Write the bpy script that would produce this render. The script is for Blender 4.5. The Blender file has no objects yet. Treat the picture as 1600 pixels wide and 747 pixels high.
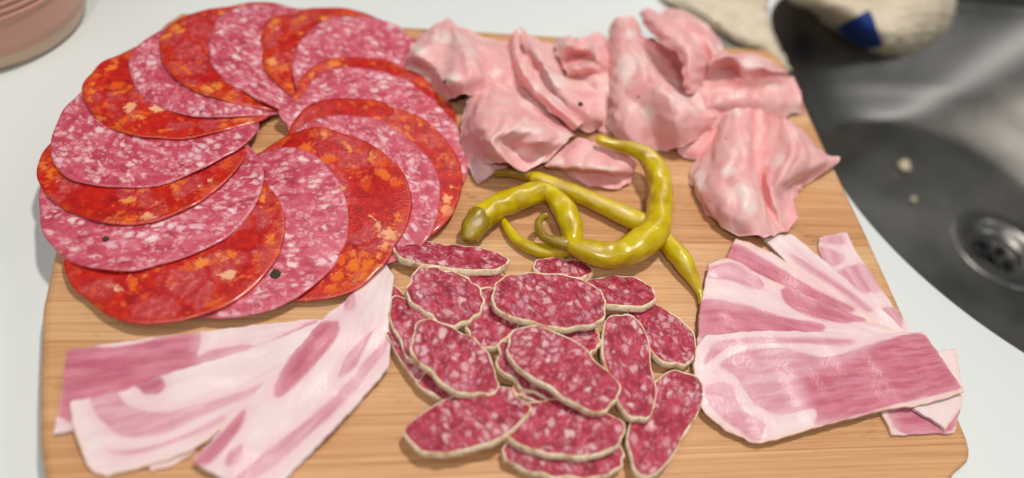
import bpy, math, random
import numpy as np
from mathutils import Matrix, Vector
rng = np.random.default_rng(7)
random.seed(7)
SC = bpy.context.scene
COL = SC.collection

# ------------------------------------------------------------------ camera
F, W2, H2, DIST = 1100.0, 800.0, 373.5, 380.0          # focal length in photo pixels, photo centre, mm to the board
def _axes():
    slope, sx, sy = .507, 1235., 112.
    vx, vy = 6950., 117.
    c = sx - W2 + slope * (H2 - sy)
    dy = -(F * F + vx * c) / (vx * slope + vy); dx = c + slope * dy
    X = np.array([vx, vy, F]); X /= np.linalg.norm(X)
    Y = np.array([dx, dy, F]); Y -= (Y @ X) * X; Y /= np.linalg.norm(Y)
    Z = np.cross(X, Y)
    return X, Y, (Z if Z[1] < 0 else -Z)
AX, AY, AZ = _axes()
BM = np.array([AX, AY, AZ])                             # rows: board axes in camera coordinates (x right, y down, z ahead)
CAM = BM @ np.array([0, 0, -DIST])                      # camera position in mm, origin on the board top
def ray(px, py):
    px = np.asarray(px, float); py = np.asarray(py, float)
    r = np.stack([px - W2, py - H2, np.full_like(px, F)], -1)
    return r @ BM.T
def P(px, py, z=0.):                                    # a place on the table at height z (mm above the board top)
    d = ray(px, py); t = (np.asarray(z, float) - CAM[2]) / d[..., 2]
    return CAM + d * t[..., None]
def mmpp(p):                                            # mm per photo pixel at a point
    v = (np.asarray(p) - CAM) @ BM
    return v[..., 2] / F
cd = bpy.data.cameras.new('camera'); cam = bpy.data.objects.new('camera', cd); COL.objects.link(cam)
cd.sensor_width = 36; cd.lens = F / 1600 * 36; cd.clip_start = .01; cd.clip_end = 50
Rm = Matrix([[BM[i][0], -BM[i][1], -BM[i][2]] for i in range(3)])
cam.matrix_world = Matrix.Translation(Vector(CAM * .001)) @ Rm.to_4x4()
cd.dof.use_dof = True; cd.dof.focus_distance = .362; cd.dof.aperture_fstop = 2.5
SC.camera = cam

# ------------------------------------------------------------------ light
w = bpy.data.worlds.new('World'); SC.world = w; w.use_nodes = True
w.node_tree.nodes['Background'].inputs[0].default_value = (.80, .90, 1.0, 1)
w.node_tree.nodes['Background'].inputs[1].default_value = .08
def area(name, loc, target, size, power, color):
    l = bpy.data.lights.new(name, 'AREA'); l.shape = 'DISK'; l.size = size; l.energy = power; l.color = color
    o = bpy.data.objects.new(name, l); COL.objects.link(o)
    o.location = loc; o.rotation_euler = (Vector(target) - Vector(loc)).to_track_quat('-Z', 'Y').to_euler()
    return o
area('ceiling_lamp', (.26, .22, 1.25), (0, 0, 0), .10, 11.5, (1, .95, .88))
area('ceiling_lamp', (-.16, -.75, 1.05), (0, -.05, 0), .06, 4.4, (1, .95, .89))
area('soft_fill_light', (-.50, -.20, 1.10), (-.08, 0, 0), .70, 2.2, (.97, .98, 1))  # added broad fill light, above left
area('sink_fill_light', (1.25, -.40, 1.02), (.2, .1, -.08), .24, 2.2, (.97, .98, 1))  # added light that gives the sink's curved foot its bright arc
area('sink_fill_light', (.75, 1.25, 1.05), (.3, .1, -.1), .60, 3.0, (.95, .98, 1))  # added from behind so the sink floor takes a gloss
SC.view_settings.view_transform = 'Standard'; SC.view_settings.look = 'None'
SC.view_settings.exposure = 0.09; SC.view_settings.gamma = 1

# ------------------------------------------------------------------ helpers
def lin(r, g, b):
    f = lambda c: (c / 255 / 12.92) if c <= 10 else ((c / 255 + .055) / 1.055) ** 2.4
    return (f(r), f(g), f(b), 1)
def tag(o, label=None, cat=None, group=None, kind=None):
    if label: o['label'] = label
    if cat: o['category'] = cat
    if group: o['group'] = group
    if kind: o['kind'] = kind
    return o
def thing(name, loc, label, cat, group=None):
    o = bpy.data.objects.new(name, None); COL.objects.link(o); o.location = Vector(loc) * .001; o.empty_display_size = .01
    return tag(o, label, cat, group)
def mesh(name, V, Fc, mat, parent=None, smooth=True, attrs=None, sharp=None):
    V = np.asarray(V, float)
    org = np.array(parent.location) * 1000 if parent is not None else V.mean(0)
    me = bpy.data.meshes.new(name)
    me.from_pydata(((V - org) * .001).tolist(), [], [tuple(int(i) for i in f) for f in Fc])
    if smooth:
        me.polygons.foreach_set('use_smooth', np.ones(len(me.polygons), bool))
    for k, a in (attrs or {}).items():
        a = np.asarray(a, np.float32)
        if a.ndim == 1:
            me.attributes.new(k, 'FLOAT', 'POINT').data.foreach_set('value', a)
        else:
            me.attributes.new(k, 'FLOAT_VECTOR', 'POINT').data.foreach_set('vector', a.ravel())
    me.materials.append(mat); me.update()
    o = bpy.data.objects.new(name, me); COL.objects.link(o)
    if parent is not None: o.parent = parent
    else: o.location = Vector(org) * .001
    return o
def grid_faces(nu, nv, off=0, wrap=False, flip=False):
    f = []
    for i in range(nu - 1):
        for j in range(nv if wrap else nv - 1):
            a = off + i * nv + j; b = off + i * nv + (j + 1) % nv
            q = (a, b, b + nv, a + nv)
            f.append(q[::-1] if flip else q)
    return f
def grid_normals(G):
    du = np.gradient(G, axis=0); dv = np.gradient(G, axis=1)
    n = np.cross(du, dv); n /= np.linalg.norm(n, axis=-1, keepdims=True) + 1e-9
    return n
def sheet(name, G, th, mat, parent=None, attrs=None, up=True):
    """a closed thin sheet from a grid of upper-surface points"""
    nu, nv = G.shape[:2]
    n = grid_normals(G)
    if up and n[..., 2].mean() < 0: n = -n
    k = 0.5
    e = np.ones((nu, nv)); 
    top = G.reshape(-1, 3); bot = (G - n * th).reshape(-1, 3); N = nu * nv
    cr = np.cross(G[1, 0] - G[0, 0], G[0, 1] - G[0, 0])
    flip = (cr @ n[0, 0]) < 0
    f = grid_faces(nu, nv, 0, False, not flip) if False else grid_faces(nu, nv, 0, False, not flip)
    f = [q[::-1] for q in f]
    f += [tuple(i + N for i in q[::-1]) for q in f]
    loop = [i * nv for i in range(nu)] + [(nu - 1) * nv + j for j in range(1, nv)] + [i * nv + nv - 1 for i in range(nu - 2, -1, -1)] + [j for j in range(nv - 2, 0, -1)]
    for a, b in zip(loop, loop[1:] + loop[:1]):
        f.append((a, a + N, b + N, b) if not flip else (b, b + N, a + N, a))
    at = {kk: np.concatenate([np.asarray(v).reshape((N,) + np.asarray(v).shape[2:])] * 2) for kk, v in (attrs or {}).items()}
    o = mesh(name, np.concatenate([top, bot]), f, mat, parent, True, at)
    return o
def catmull(pts, n, closed=False):
    pts = np.asarray(pts, float); m = len(pts)
    if closed: q = np.concatenate([pts[-1:], pts, pts[:2]]); segs = m
    else: q = np.concatenate([2 * pts[:1] - pts[1:2], pts, 2 * pts[-1:] - pts[-2:-1]]); segs = m - 1
    t = np.linspace(0, segs, n, endpoint=not closed); i = np.minimum(t.astype(int), segs - 1); u = (t - i)[:, None]
    a, b, c, d = q[i], q[i + 1], q[i + 2], q[i + 3]
    return .5 * (2 * b + (c - a) * u + (2 * a - 5 * b + 4 * c - d) * u ** 2 + (3 * b - a - 3 * c + d) * u ** 3)
def resample(pts, n, smooth=True):
    pts = np.asarray(pts, float)
    d = catmull(pts, 40 * len(pts)) if smooth else pts
    s = np.r_[0, np.cumsum(np.linalg.norm(np.diff(d[:, :2], axis=0), axis=1))]
    t = np.linspace(0, s[-1], n)
    return np.stack([np.interp(t, s, d[:, k]) for k in range(d.shape[1])], 1)
class Smooth:                                            # cheap smooth 2-D noise from a few waves
    def __init__(s, scale, seed, n=9):
        r = np.random.default_rng(seed)
        a = r.uniform(0, 2 * np.pi, n); k = r.uniform(.5, 1.5, n) * 2 * np.pi / scale
        s.kx, s.ky, s.p = k * np.cos(a), k * np.sin(a), r.uniform(0, 2 * np.pi, n); s.n = n
    def __call__(s, x, y):
        return sum(np.sin(s.kx[i] * x + s.ky[i] * y + s.p[i]) for i in range(s.n)) / math.sqrt(s.n)
def sdist(px, py, poly, round_=False):
    """signed distance to a polygon, positive inside"""
    poly = np.asarray(poly, float)
    if round_: poly = catmull(poly, 5 * len(poly), True)
    x = px.ravel(); y = py.ravel()
    d = np.full(x.shape, 1e9); ins = np.zeros(x.shape, bool)
    for (x0, y0), (x1, y1) in zip(poly, np.roll(poly, -1, 0)):
        ex, ey = x1 - x0, y1 - y0
        t = np.clip(((x - x0) * ex + (y - y0) * ey) / (ex * ex + ey * ey + 1e-9), 0, 1)
        d = np.minimum(d, np.hypot(x - x0 - t * ex, y - y0 - t * ey))
        c = ((y0 > y) != (y1 > y)) & (x < ex * (y - y0) / (ey if abs(ey) > 1e-9 else 1e-9) + x0)
        ins ^= c
    return np.where(ins, d, -d).reshape(px.shape)

# ------------------------------------------------------------------ material kit
class NT:
    def __init__(s, name):
        s.m = bpy.data.materials.new(name); s.m.use_nodes = True
        s.t = s.m.node_tree; s.b = s.t.nodes['Principled BSDF']; s.mat = s.m
    def n(s, typ, **kw):
        nd = s.t.nodes.new(typ)
        for k, v in kw.items(): setattr(nd, k, v)
        return nd
    def put(s, sock, v):
        if v is None: return
        if isinstance(v, bpy.types.NodeSocket): s.t.links.new(v, sock)
        else: sock.default_value = v
    def attr(s, name, fac=False):
        nd = s.n('ShaderNodeAttribute', attribute_name=name); return nd.outputs['Fac' if fac else 'Vector']
    def obj(s): return s.n('ShaderNodeTexCoord').outputs['Object']
    def rnd(s): return s.n('ShaderNodeObjectInfo').outputs['Random']
    def math(s, op, a, b=0., c=0., clamp=False):
        nd = s.n('ShaderNodeMath', operation=op, use_clamp=clamp)
        for i, v in enumerate((a, b, c)): s.put(nd.inputs[i], v)
        return nd.outputs[0]
    def vmath(s, op, a, b=None, scale=None):
        nd = s.n('ShaderNodeVectorMath', operation=op); s.put(nd.inputs[0], a); s.put(nd.inputs[1], b)
        if scale is not None: s.put(nd.inputs['Scale'], scale)
        return nd.outputs[0]
    def noise(s, vec, scale, detail=3, rough=.55, dist=0., color=False):
        nd = s.n('ShaderNodeTexNoise'); s.put(nd.inputs['Vector'], vec); nd.inputs['Scale'].default_value = scale
        nd.inputs['Detail'].default_value = detail; nd.inputs['Roughness'].default_value = rough; nd.inputs['Distortion'].default_value = dist
        return nd.outputs['Color' if color else 'Fac']
    def voro(s, vec, scale, rand=1.):
        nd = s.n('ShaderNodeTexVoronoi'); s.put(nd.inputs['Vector'], vec); nd.inputs['Scale'].default_value = scale
        nd.inputs['Randomness'].default_value = rand
        return nd.outputs['Distance'], nd.outputs['Color']
    def sstep(s, x, a, b):
        nd = s.n('ShaderNodeMapRange', interpolation_type='SMOOTHSTEP'); s.put(nd.inputs['Value'], x)
        s.put(nd.inputs['From Min'], a); s.put(nd.inputs['From Max'], b)
        return nd.outputs[0]
    def mix(s, f, a, b, mode='MIX'):
        nd = s.n('ShaderNodeMix', data_type='RGBA', blend_type=mode); s.put(nd.inputs[0], f); s.put(nd.inputs[6], a); s.put(nd.inputs[7], b)
        return nd.outputs[2]
    def ramp(s, x, stops):
        nd = s.n('ShaderNodeValToRGB'); s.put(nd.inputs[0], x); e = nd.color_ramp.elements
        while len(e) < len(stops): e.new(.5)
        for el, (p, c) in zip(e, stops): el.position = p; el.color = c
        return nd.outputs[0]
    def sep(s, v):
        nd = s.n('ShaderNodeSeparateXYZ'); s.put(nd.inputs[0], v); return nd.outputs
    def comb(s, x, y, z):
        nd = s.n('ShaderNodeCombineXYZ')
        for i, v in enumerate((x, y, z)): s.put(nd.inputs[i], v)
        return nd.outputs[0]
    def bump(s, h, strength, dist):
        nd = s.n('ShaderNodeBump'); s.put(nd.inputs['Height'], h); nd.inputs['Strength'].default_value = strength; nd.inputs['Distance'].default_value = dist
        s.t.links.new(nd.outputs[0], s.b.inputs['Normal'])
    def fin(s, color, rough=.5, spec=.5, sss=0., sscale=.003, srad=(1, .3, .2), metal=0., coat=0.):
        s.put(s.b.inputs['Base Color'], color); s.put(s.b.inputs['Roughness'], rough); s.b.inputs['Specular IOR Level'].default_value = spec
        s.b.inputs['Subsurface Weight'].default_value = sss; s.b.inputs['Subsurface Scale'].default_value = sscale; s.b.inputs['Subsurface Radius'].default_value = srad
        s.b.inputs['Metallic'].default_value = metal; s.b.inputs['Coat Weight'].default_value = coat; s.b.inputs['Coat Roughness'].default_value = .15
        return s.m
    def blobs(s, vec, scale, warp, wscale, lo, hi, soft):
        """irregular inclusions: every cell of a 3-D Voronoi field holds a lump of its own size"""
        nz = s.noise(vec, wscale, 2, .5, color=True)
        v = s.vmath('ADD', vec, s.vmath('SCALE', s.vmath('SUBTRACT', nz, (.5, .5, .5)), scale=warp))
        d, c = s.voro(v, scale); r = s.sep(c)
        thr = s.math('MULTIPLY_ADD', r[0], hi - lo, lo)
        return s.sstep(d, thr, s.math('SUBTRACT', thr, soft)), r

    def cells(s, vec, scale, warp, wscale, share, soft):
        """grain of chopped fat: a share of the cells of a warped 3-D Voronoi field, with soft membranes between"""
        nz = s.noise(vec, wscale, 3, .6, color=True)
        v = s.vmath('ADD', vec, s.vmath('SCALE', s.vmath('SUBTRACT', nz, (.5, .5, .5)), scale=warp))
        d, c = s.voro(v, scale); r = s.sep(c)
        nd = s.n('ShaderNodeTexVoronoi', feature='DISTANCE_TO_EDGE'); s.put(nd.inputs['Vector'], v); nd.inputs['Scale'].default_value = scale
        m = s.math('MULTIPLY', s.sstep(nd.outputs['Distance'], -.02, soft), s.sstep(s.math('SUBTRACT', share, r[0]), -.02, .02))
        return m, r
def m_salami():
    k = NT('pink_salami'); v = k.attr('mco'); x, y, z = k.sep(v)
    vs = k.comb(k.math('MULTIPLY', x, .74), y, z)       # the grain runs a little lengthwise
    dens = k.math('MULTIPLY_ADD', k.noise(v, .05, 2), .9, -.2)
    a, ra = k.cells(vs, .23, 3.2, .5, k.math('MULTIPLY', dens, 1.5), .36)
    b, rb = k.cells(vs, .42, 2.4, .5, k.math('MULTIPLY', dens, 1.5), .25)
    g = k.noise(vs, .16, 5, .65, .6); g2 = k.noise(v, 1.3, 3, .6)
    meat = k.ramp(g, [(.34, lin(160, 26, 48)), (.47, lin(184, 52, 76)), (.6, lin(202, 92, 108)), (.72, lin(212, 128, 140))])
    meat = k.mix(k.math('MULTIPLY', g2, .3), meat, lin(210, 120, 138))
    c = k.mix(k.math('MULTIPLY', b, .6), meat, lin(226, 164, 174))
    fat = k.ramp(ra[1], [(0, lin(222, 160, 172)), (1, lin(240, 212, 214))])
    c = k.mix(k.math('MULTIPLY', a, .9), c, fat)
    rim = k.sstep(k.attr('rim', True), 1.3, .3)
    c = k.mix(k.math('MULTIPLY', rim, .5), c, lin(196, 92, 104))
    k.bump(k.math('ADD', k.math('MULTIPLY', a, .5), k.noise(v, .9, 5, .65)), .45, .0009)
    return k.fin(c, k.math('MULTIPLY_ADD', g2, .25, .24), .5, .12, .002, coat=.25)
def m_chorizo():
    k = NT('red_chorizo'); v = k.attr('mco')
    reg = k.noise(v, .045, 3, .55)
    rimd = k.attr('rim', True)
    near = k.math('MULTIPLY', k.sstep(rimd, 14., 2.), .55)
    dens = k.math('ADD', k.sstep(reg, .42, .62), near)
    a, ra = k.cells(v, .135, 6.5, .42, k.math('MULTIPLY', dens, .46), .22)
    b, rb = k.cells(v, .34, 4., .5, k.math('MULTIPLY', dens, .42), .3)
    l, rl = k.cells(k.vmath('ADD', v, (37., 11., 5.)), .062, 12., .12, .5, .16)
    g = k.noise(v, .14, 5, .65, .5); g2 = k.noise(v, .9, 3, .6)
    base = k.ramp(g, [(.3, lin(140, 8, 12)), (.48, lin(178, 16, 12)), (.62, lin(196, 34, 12)), (.75, lin(194, 46, 14))])
    lean = k.ramp(k.noise(v, .3, 4, .6), [(.3, lin(164, 38, 46)), (.52, lin(190, 70, 72)), (.7, lin(210, 116, 110))])
    c = k.mix(k.math('MULTIPLY', l, .8), base, lean)
    c = k.mix(k.math('MULTIPLY', b, .65), c, k.ramp(rb[1], [(0, lin(206, 60, 16)), (1, lin(226, 108, 40))]))
    fat = k.ramp(ra[1], [(0, lin(216, 76, 12)), (.5, lin(232, 116, 26)), (.8, lin(236, 150, 70)), (1, lin(234, 184, 150))])
    c = k.mix(k.math('MULTIPLY', a, .9), c, fat)
    rim = k.math('MULTIPLY', k.sstep(rimd, 6., .5), k.sstep(k.noise(v, .12, 3), .3, .55))
    c = k.mix(k.math('MULTIPLY', rim, .7), c, lin(186, 36, 8))
    k.bump(k.math('ADD', k.math('MULTIPLY', a, .4), k.noise(v, .7, 5, .65)), .45, .0009)
    return k.fin(c, k.math('MULTIPLY_ADD', g2, .25, .2), .5, .1, .002, coat=.35)
def m_fuet():
    k = NT('cured_sausage'); v = k.attr('mco'); x, y, z = k.sep(v)
    vs = k.comb(k.math('MULTIPLY', x, .75), y, z)
    dens = k.math('MULTIPLY_ADD', k.noise(v, .09, 2), .9, -.12)
    a, ra = k.cells(vs, .27, 4., .45, k.math('MULTIPLY', dens, 1.35), .3)
    b, rb = k.cells(vs, .58, 2.4, .8, k.math('MULTIPLY', dens, 1.3), .3)
    g = k.noise(vs, .22, 5, .7, .6); g2 = k.noise(v, 1.6, 3, .6)
    meat = k.ramp(g, [(.32, lin(112, 4, 26)), (.46, lin(150, 18, 46)), (.6, lin(188, 60, 82)), (.74, lin(212, 114, 126))])
    meat = k.mix(k.math('MULTIPLY', g2, .25), meat, lin(186, 80, 100))
    c = k.mix(k.math('MULTIPLY', b, .6), meat, lin(202, 122, 140))
    c = k.mix(k.math('MULTIPLY', a, .86), c, k.ramp(ra[1], [(0, lin(206, 134, 148)), (1, lin(234, 194, 196))]))
    rim = k.sstep(k.attr('rim', True), 1.6, .2)
    c = k.mix(k.math('MULTIPLY', rim, .5), c, lin(160, 60, 60))
    k.bump(k.math('ADD', k.math('MULTIPLY', a, .6), k.math('ADD', k.noise(v, .9, 5, .7), k.math('MULTIPLY', b, .4))), .6, .0010)
    return k.fin(c, k.math('MULTIPLY_ADD', g2, .35, .24), .35, .1, .0015, coat=.0)
def m_rind():
    k = NT('mould_rind'); v = k.attr('mco')
    g = k.noise(v, .5, 4, .65); h = k.noise(v, .18, 2)
    c = k.ramp(g, [(.3, lin(216, 170, 128)), (.5, lin(242, 222, 188)), (.7, lin(248, 238, 216))])
    c = k.mix(k.sstep(h, .52, .7), c, lin(206, 150, 112))
    k.bump(k.noise(v, 1.2, 5, .7), .8, .0008)
    return k.fin(c, .75, .3, .1, .001)
def m_mortadella():
    k = NT('mortadella'); v = k.attr('mco')
    a, ra = k.cells(v, .05, 12., .09, .22, .26)
    g = k.noise(v, .08, 3, .5); g2 = k.noise(v, .8, 4, .6)
    c = k.ramp(g, [(.3, lin(234, 150, 152)), (.7, lin(241, 180, 177))])
    c = k.mix(k.math('MULTIPLY', g2, .16), c, lin(240, 196, 188))
    c = k.mix(k.math('MULTIPLY', a, .5), c, lin(240, 206, 198))
    fp = k.sstep(k.math('ADD', k.attr('fat', True), k.math('MULTIPLY_ADD', k.noise(v, .16, 3, .55), 1.6, -.8)), -.35, .75)
    c = k.mix(k.math('MULTIPLY', fp, .7), c, lin(241, 210, 203))
    d, cc = k.voro(v, .13)
    spk = k.math('MULTIPLY', k.sstep(d, .10, .05), k.math('GREATER_THAN', k.sep(cc)[0], .88))
    c = k.mix(k.math('MULTIPLY', spk, .8), c, lin(150, 100, 90))
    k.bump(k.noise(v, .5, 5, .6), .10, .0008)
    return k.fin(c, k.math('MULTIPLY_ADD', g2, .3, .27), .42, .4, .005, (1, .4, .32))
def m_pancetta():
    k = NT('pancetta'); v = k.attr('mco')
    x, y, z = k.sep(v); vl = k.comb(k.math('MULTIPLY', x, .16), y, z)
    n1 = k.noise(vl, .24, 4, .55); n2 = k.noise(vl, .7, 3, .6)
    off = k.math('ADD', k.math('MULTIPLY_ADD', n1, 3.4, -1.7), k.math('MULTIPLY_ADD', n2, 1.5, -.75))
    meat = k.math('MULTIPLY', k.sstep(k.math('ADD', k.attr('meat', True), off), -.7, 1.1), .95)
    deep = k.sstep(k.math('ADD', k.attr('deep', True), k.math('MULTIPLY', off, 2.5)), -4.5, 5.)
    mc = k.mix(k.sstep(n1, .35, .65), lin(200, 134, 146), lin(216, 168, 176))
    dc = k.mix(k.sstep(n1, .35, .65), lin(180, 84, 106), lin(202, 122, 138))
    mc = k.mix(deep, mc, dc)
    fc = k.mix(k.sstep(n1, .3, .75), lin(231, 211, 208), lin(226, 200, 201))
    halo = k.sstep(k.math('ADD', k.attr('meat', True), k.math('MULTIPLY', off, 2.)), -8.5, .5)
    fc = k.mix(k.math('MULTIPLY', halo, .55), fc, lin(224, 180, 186))
    skin = k.sstep(k.math('ADD', k.attr('skin', True), k.math('MULTIPLY', off, .3)), 2.6, .2)
    fc = k.mix(k.math('MULTIPLY', skin, .65), fc, lin(232, 186, 160))
    k.bump(k.math('ADD', k.noise(v, .5, 5, .6), k.math('MULTIPLY', meat, .4)), .35, .0008)
    return k.fin(k.mix(meat, fc, mc), k.math('MULTIPLY_ADD', n2, .25, .2), .5, .2, .003, (1, .5, .45))
def m_pepper(name, c0, c1, c2):
    k = NT(name); v = k.attr('mco')
    x, y, z = k.sep(v); vw = k.comb(k.math('MULTIPLY', x, .28), y, z)
    g = k.noise(v, .09, 3, .55); g2 = k.noise(vw, .5, 4, .6)
    c = k.ramp(g, [(.3, c0), (.5, c1), (.72, c2)])
    k.bump(k.math('ADD', k.noise(v, .30, 5, .75), k.math('MULTIPLY', g2, .7)), .36, .0012)
    return k.fin(c, .09, .6, .2, .004, (1, .7, .08), coat=.3)
def m_bamboo():
    k = NT('bamboo_strip'); o = k.attr('mco'); x, y, z = k.sep(o)
    r = k.rnd()
    vec = k.comb(k.math('MULTIPLY', x, .006), k.math('MULTIPLY', y, .55), k.math('MULTIPLY_ADD', r, 40., k.math('MULTIPLY', z, .4)))
    g = k.noise(vec, 1., 6, .7); fine = k.noise(k.comb(k.math('MULTIPLY', x, .012), k.math('MULTIPLY', y, 1.15), k.math('MULTIPLY', r, 31.)), 1., 4, .7)
    c = k.ramp(g, [(.28, lin(122, 74, 38)), (.43, lin(182, 130, 84)), (.55, lin(202, 152, 104)), (.72, lin(218, 180, 138))])
    c = k.mix(k.math('MULTIPLY', k.sstep(fine, .46, .66), .85), c, lin(138, 84, 46))
    tone = k.ramp(r, [(0, lin(172, 118, 74)), (.5, lin(204, 154, 106)), (1, lin(222, 186, 142))])
    c = k.mix(.45, c, tone, 'MIX')
    # nodes of the bamboo: brown smudges across a strip, here and there
    nd = k.noise(k.comb(k.math('MULTIPLY', x, .028), k.math('MULTIPLY', y, .05), k.math('MULTIPLY', r, 90.)), 1., 3, .6)
    sm = k.math('MULTIPLY', k.sstep(nd, .60, .74), k.sstep(k.noise(k.comb(k.math('MULTIPLY', x, .12), k.math('MULTIPLY', y, .5), r), 1., 4, .7), .42, .6))
    c = k.mix(k.math('MULTIPLY', sm, .7), c, lin(132, 84, 48))
    k.bump(k.math('ADD', g, fine), .12, .0004)
    return k.fin(c, k.math('MULTIPLY_ADD', fine, .25, .42), .4)
def m_plain(name, col, rough=.5, spec=.5, var=.06, scale=8., metal=0., bump=.0):
    k = NT(name); v = k.obj()
    g = k.noise(v, scale, 4, .6)
    d = tuple(x * (1 - var * 2) for x in col[:3]) + (1,)
    c = k.mix(g, d, col)
    if bump: k.bump(k.noise(v, scale * 6, 4, .6), bump, .001)
    return k.fin(c, k.math('MULTIPLY_ADD', g, .15, rough - .07), spec, metal=metal)
def m_cloth():
    k = NT('beige_cotton'); v = k.attr('mco')
    x, y, z = k.sep(v)
    wv = k.math('MULTIPLY', k.math('SINE', k.math('MULTIPLY', x, 3.3)), k.math('SINE', k.math('MULTIPLY', y, 3.3)))
    g = k.noise(v, .05, 4, .6)
    c = k.ramp(g, [(.3, lin(200, 184, 158)), (.7, lin(220, 208, 188))])
    k.bump(k.math('ADD', wv, k.noise(v, .3, 3)), .3, .0008)
    return k.fin(c, .9, .2)
def m_steel():
    k = NT('brushed_steel'); v = k.obj()
    g = k.noise(v, 9., 4, .6); x, y, z = k.sep(v)
    fine = k.noise(k.comb(k.math('MULTIPLY', x, 30.), k.math('MULTIPLY', y, 400.), k.math('MULTIPLY', z, 400.)), 1., 3, .6)
    c = k.ramp(g, [(.3, (.20, .19, .172, 1)), (.7, (.33, .312, .285, 1))])
    k.bump(k.math('ADD', fine, k.math('MULTIPLY', k.noise(v, 60., 3), .3)), .06, .001)
    return k.fin(c, k.math('MULTIPLY_ADD', g, .22, .27), .5, metal=1.)
M = dict(salami=m_salami(), chorizo=m_chorizo(), fuet=m_fuet(), rind=m_rind(), mort=m_mortadella(), panc=m_pancetta(),
         pepper=m_pepper('pickled_pepper', lin(176, 144, 2), lin(200, 172, 3), lin(214, 192, 14)),
         cap=m_pepper('pepper_stem', lin(128, 102, 5), lin(152, 124, 5), lin(172, 146, 10)),
         bamboo=m_bamboo(), counter=m_plain('white_worktop', lin(217, 221, 219), .35, .5, .015, 6.),
         steel=m_steel(), dark=m_plain('hole_shade', lin(14, 14, 15), .5, .4), flange=m_plain('worn_steel', (.24, .23, .215, 1), .36, .5, .1, 60., metal=1.), drain=m_plain('dark_steel', (.11, .105, .10, 1), .5, .5, .1, 60., metal=1.), cloth=m_cloth(),
         blue=m_plain('blue_label', lin(18, 54, 128), .7, .3, .1, 90.), pot=m_plain('terracotta_plastic', lin(214, 160, 140), .4, .5, .12, 14.),
         potbase=m_plain('pale_plastic', lin(206, 176, 150), .4, .5, .08, 14.), crumb=m_plain('bread_crumb', lin(226, 214, 182), .9, .3, .15, 300.),
         corn=m_plain('peppercorn', lin(92, 78, 58), .7, .4, .45, 900., bump=.5), black=m_plain('pepper_speck', lin(40, 36, 34), .7, .3, .3, 600.))

# ------------------------------------------------------------------ worktop with the round sink cut out
BT = 18.                                                # board thickness
CZ = -BT
SKC, SKR = np.array([450., 95.]), 221.
def rim_at(an, s):                                      # the outline of the sink: round in front, longer towards the back
    c, n = np.cos(an), np.sin(an)
    b = n > 0
    return np.c_[SKC[0] + (SKR + s) * np.where(b, np.sign(c) * np.abs(c) ** .5, c), SKC[1] + (SKR + s) * np.where(b, 1.04 * np.abs(n) ** .5, n)]
def worktop():
    na = 144; an = np.linspace(0, 2 * np.pi, na, endpoint=False)
    rim = rim_at(an, 0.)
    x0, x1, y0, y1 = -900, 1300, -700, 1100
    d = np.c_[np.cos(an), np.sin(an)]
    tx = np.where(d[:, 0] > 0, (x1 - SKC[0]) / np.maximum(d[:, 0], 1e-6), (x0 - SKC[0]) / np.minimum(d[:, 0], -1e-6))
    ty = np.where(d[:, 1] > 0, (y1 - SKC[1]) / np.maximum(d[:, 1], 1e-6), (y0 - SKC[1]) / np.minimum(d[:, 1], -1e-6))
    out = SKC + d * np.minimum(tx, ty)[:, None]
    V = []
    for z, s in ((-30, 0.), (-2.0, 0.), (-.6, .6), (0, 2.)):          # the eased edge of the cut-out
        V.append(np.c_[rim_at(an, s), np.full(na, CZ + z)])
    for t in (.1, .4, 1.):
        V.append(np.c_[rim + 2 * d + (out - rim - 2 * d) * t, np.full(na, CZ)])
    nr = len(V)
    return tag(mesh('worktop', np.concatenate(V), grid_faces(nr, na, 0, True, True), M['counter'], None, True), kind='structure')
worktop()

# ------------------------------------------------------------------ sink
FZ = -120.; FC, FR = np.array([400., 132.]), 115.       # floor of the bowl
sink = thing('sink', (SKC[0], SKC[1], CZ), 'round brushed steel sink bowl let into the white worktop', 'sink')
DR = np.array([449., 95.])
def sink_bowl():
    na = 144; an = np.linspace(0, 2 * np.pi, na, endpoint=False); d = np.c_[np.cos(an), np.sin(an)]
    rim = rim_at(an, -.5); flo = FC + FR * d
    V = []
    prof = [(0, CZ - 3), (.02, CZ - 12)]
    for t in np.linspace(0, 1, 16):                     # wall: steep, then a rounded foot
        prof.append((.04 + .62 * t ** 1.1, CZ - 14 - (FZ * -1 - 56) * t))
    c0 = prof[-1]
    for t in np.linspace(.1, 1, 12):
        a = t * math.pi / 2
        prof.append((c0[0] + (1 - c0[0]) * math.sin(a) ** .9, FZ + (c0[1] - FZ) * (1 - math.sin(a)) ** 1.3))
    for s, z in prof: V.append(np.c_[rim + (flo - rim) * s, np.full(na, z)])
    dr = DR + 41 * d
    for t in (.25, .5, .75, 1.): V.append(np.c_[flo + (dr - flo) * t, np.full(na, FZ - 1.5 * t)])
    return mesh('bowl', np.concatenate(V), grid_faces(len(V), na, 0, True, False), M['steel'], sink)
sink_bowl()
def lathe(name, prof, c, mat, parent, na=64, cap=True):
    an = np.linspace(0, 2 * np.pi, na, endpoint=False)
    V = np.concatenate([np.c_[c[0] + r * np.cos(an), c[1] + r * np.sin(an), np.full(na, z)] for r, z in prof])
    return mesh(name, V, grid_faces(len(prof), na, 0, True, False) + ([tuple(range(na))[::-1]] if cap else []), mat, parent)
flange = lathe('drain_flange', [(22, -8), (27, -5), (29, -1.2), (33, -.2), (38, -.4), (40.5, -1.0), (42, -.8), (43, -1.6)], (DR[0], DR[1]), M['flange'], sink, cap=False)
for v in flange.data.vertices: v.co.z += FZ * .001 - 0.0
well = lathe('drain_well', [(2, -16), (20, -15), (27, -9), (28.5, -2.5)], (DR[0], DR[1]), M['drain'], sink)  # darker, rougher steel than the bowl
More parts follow.
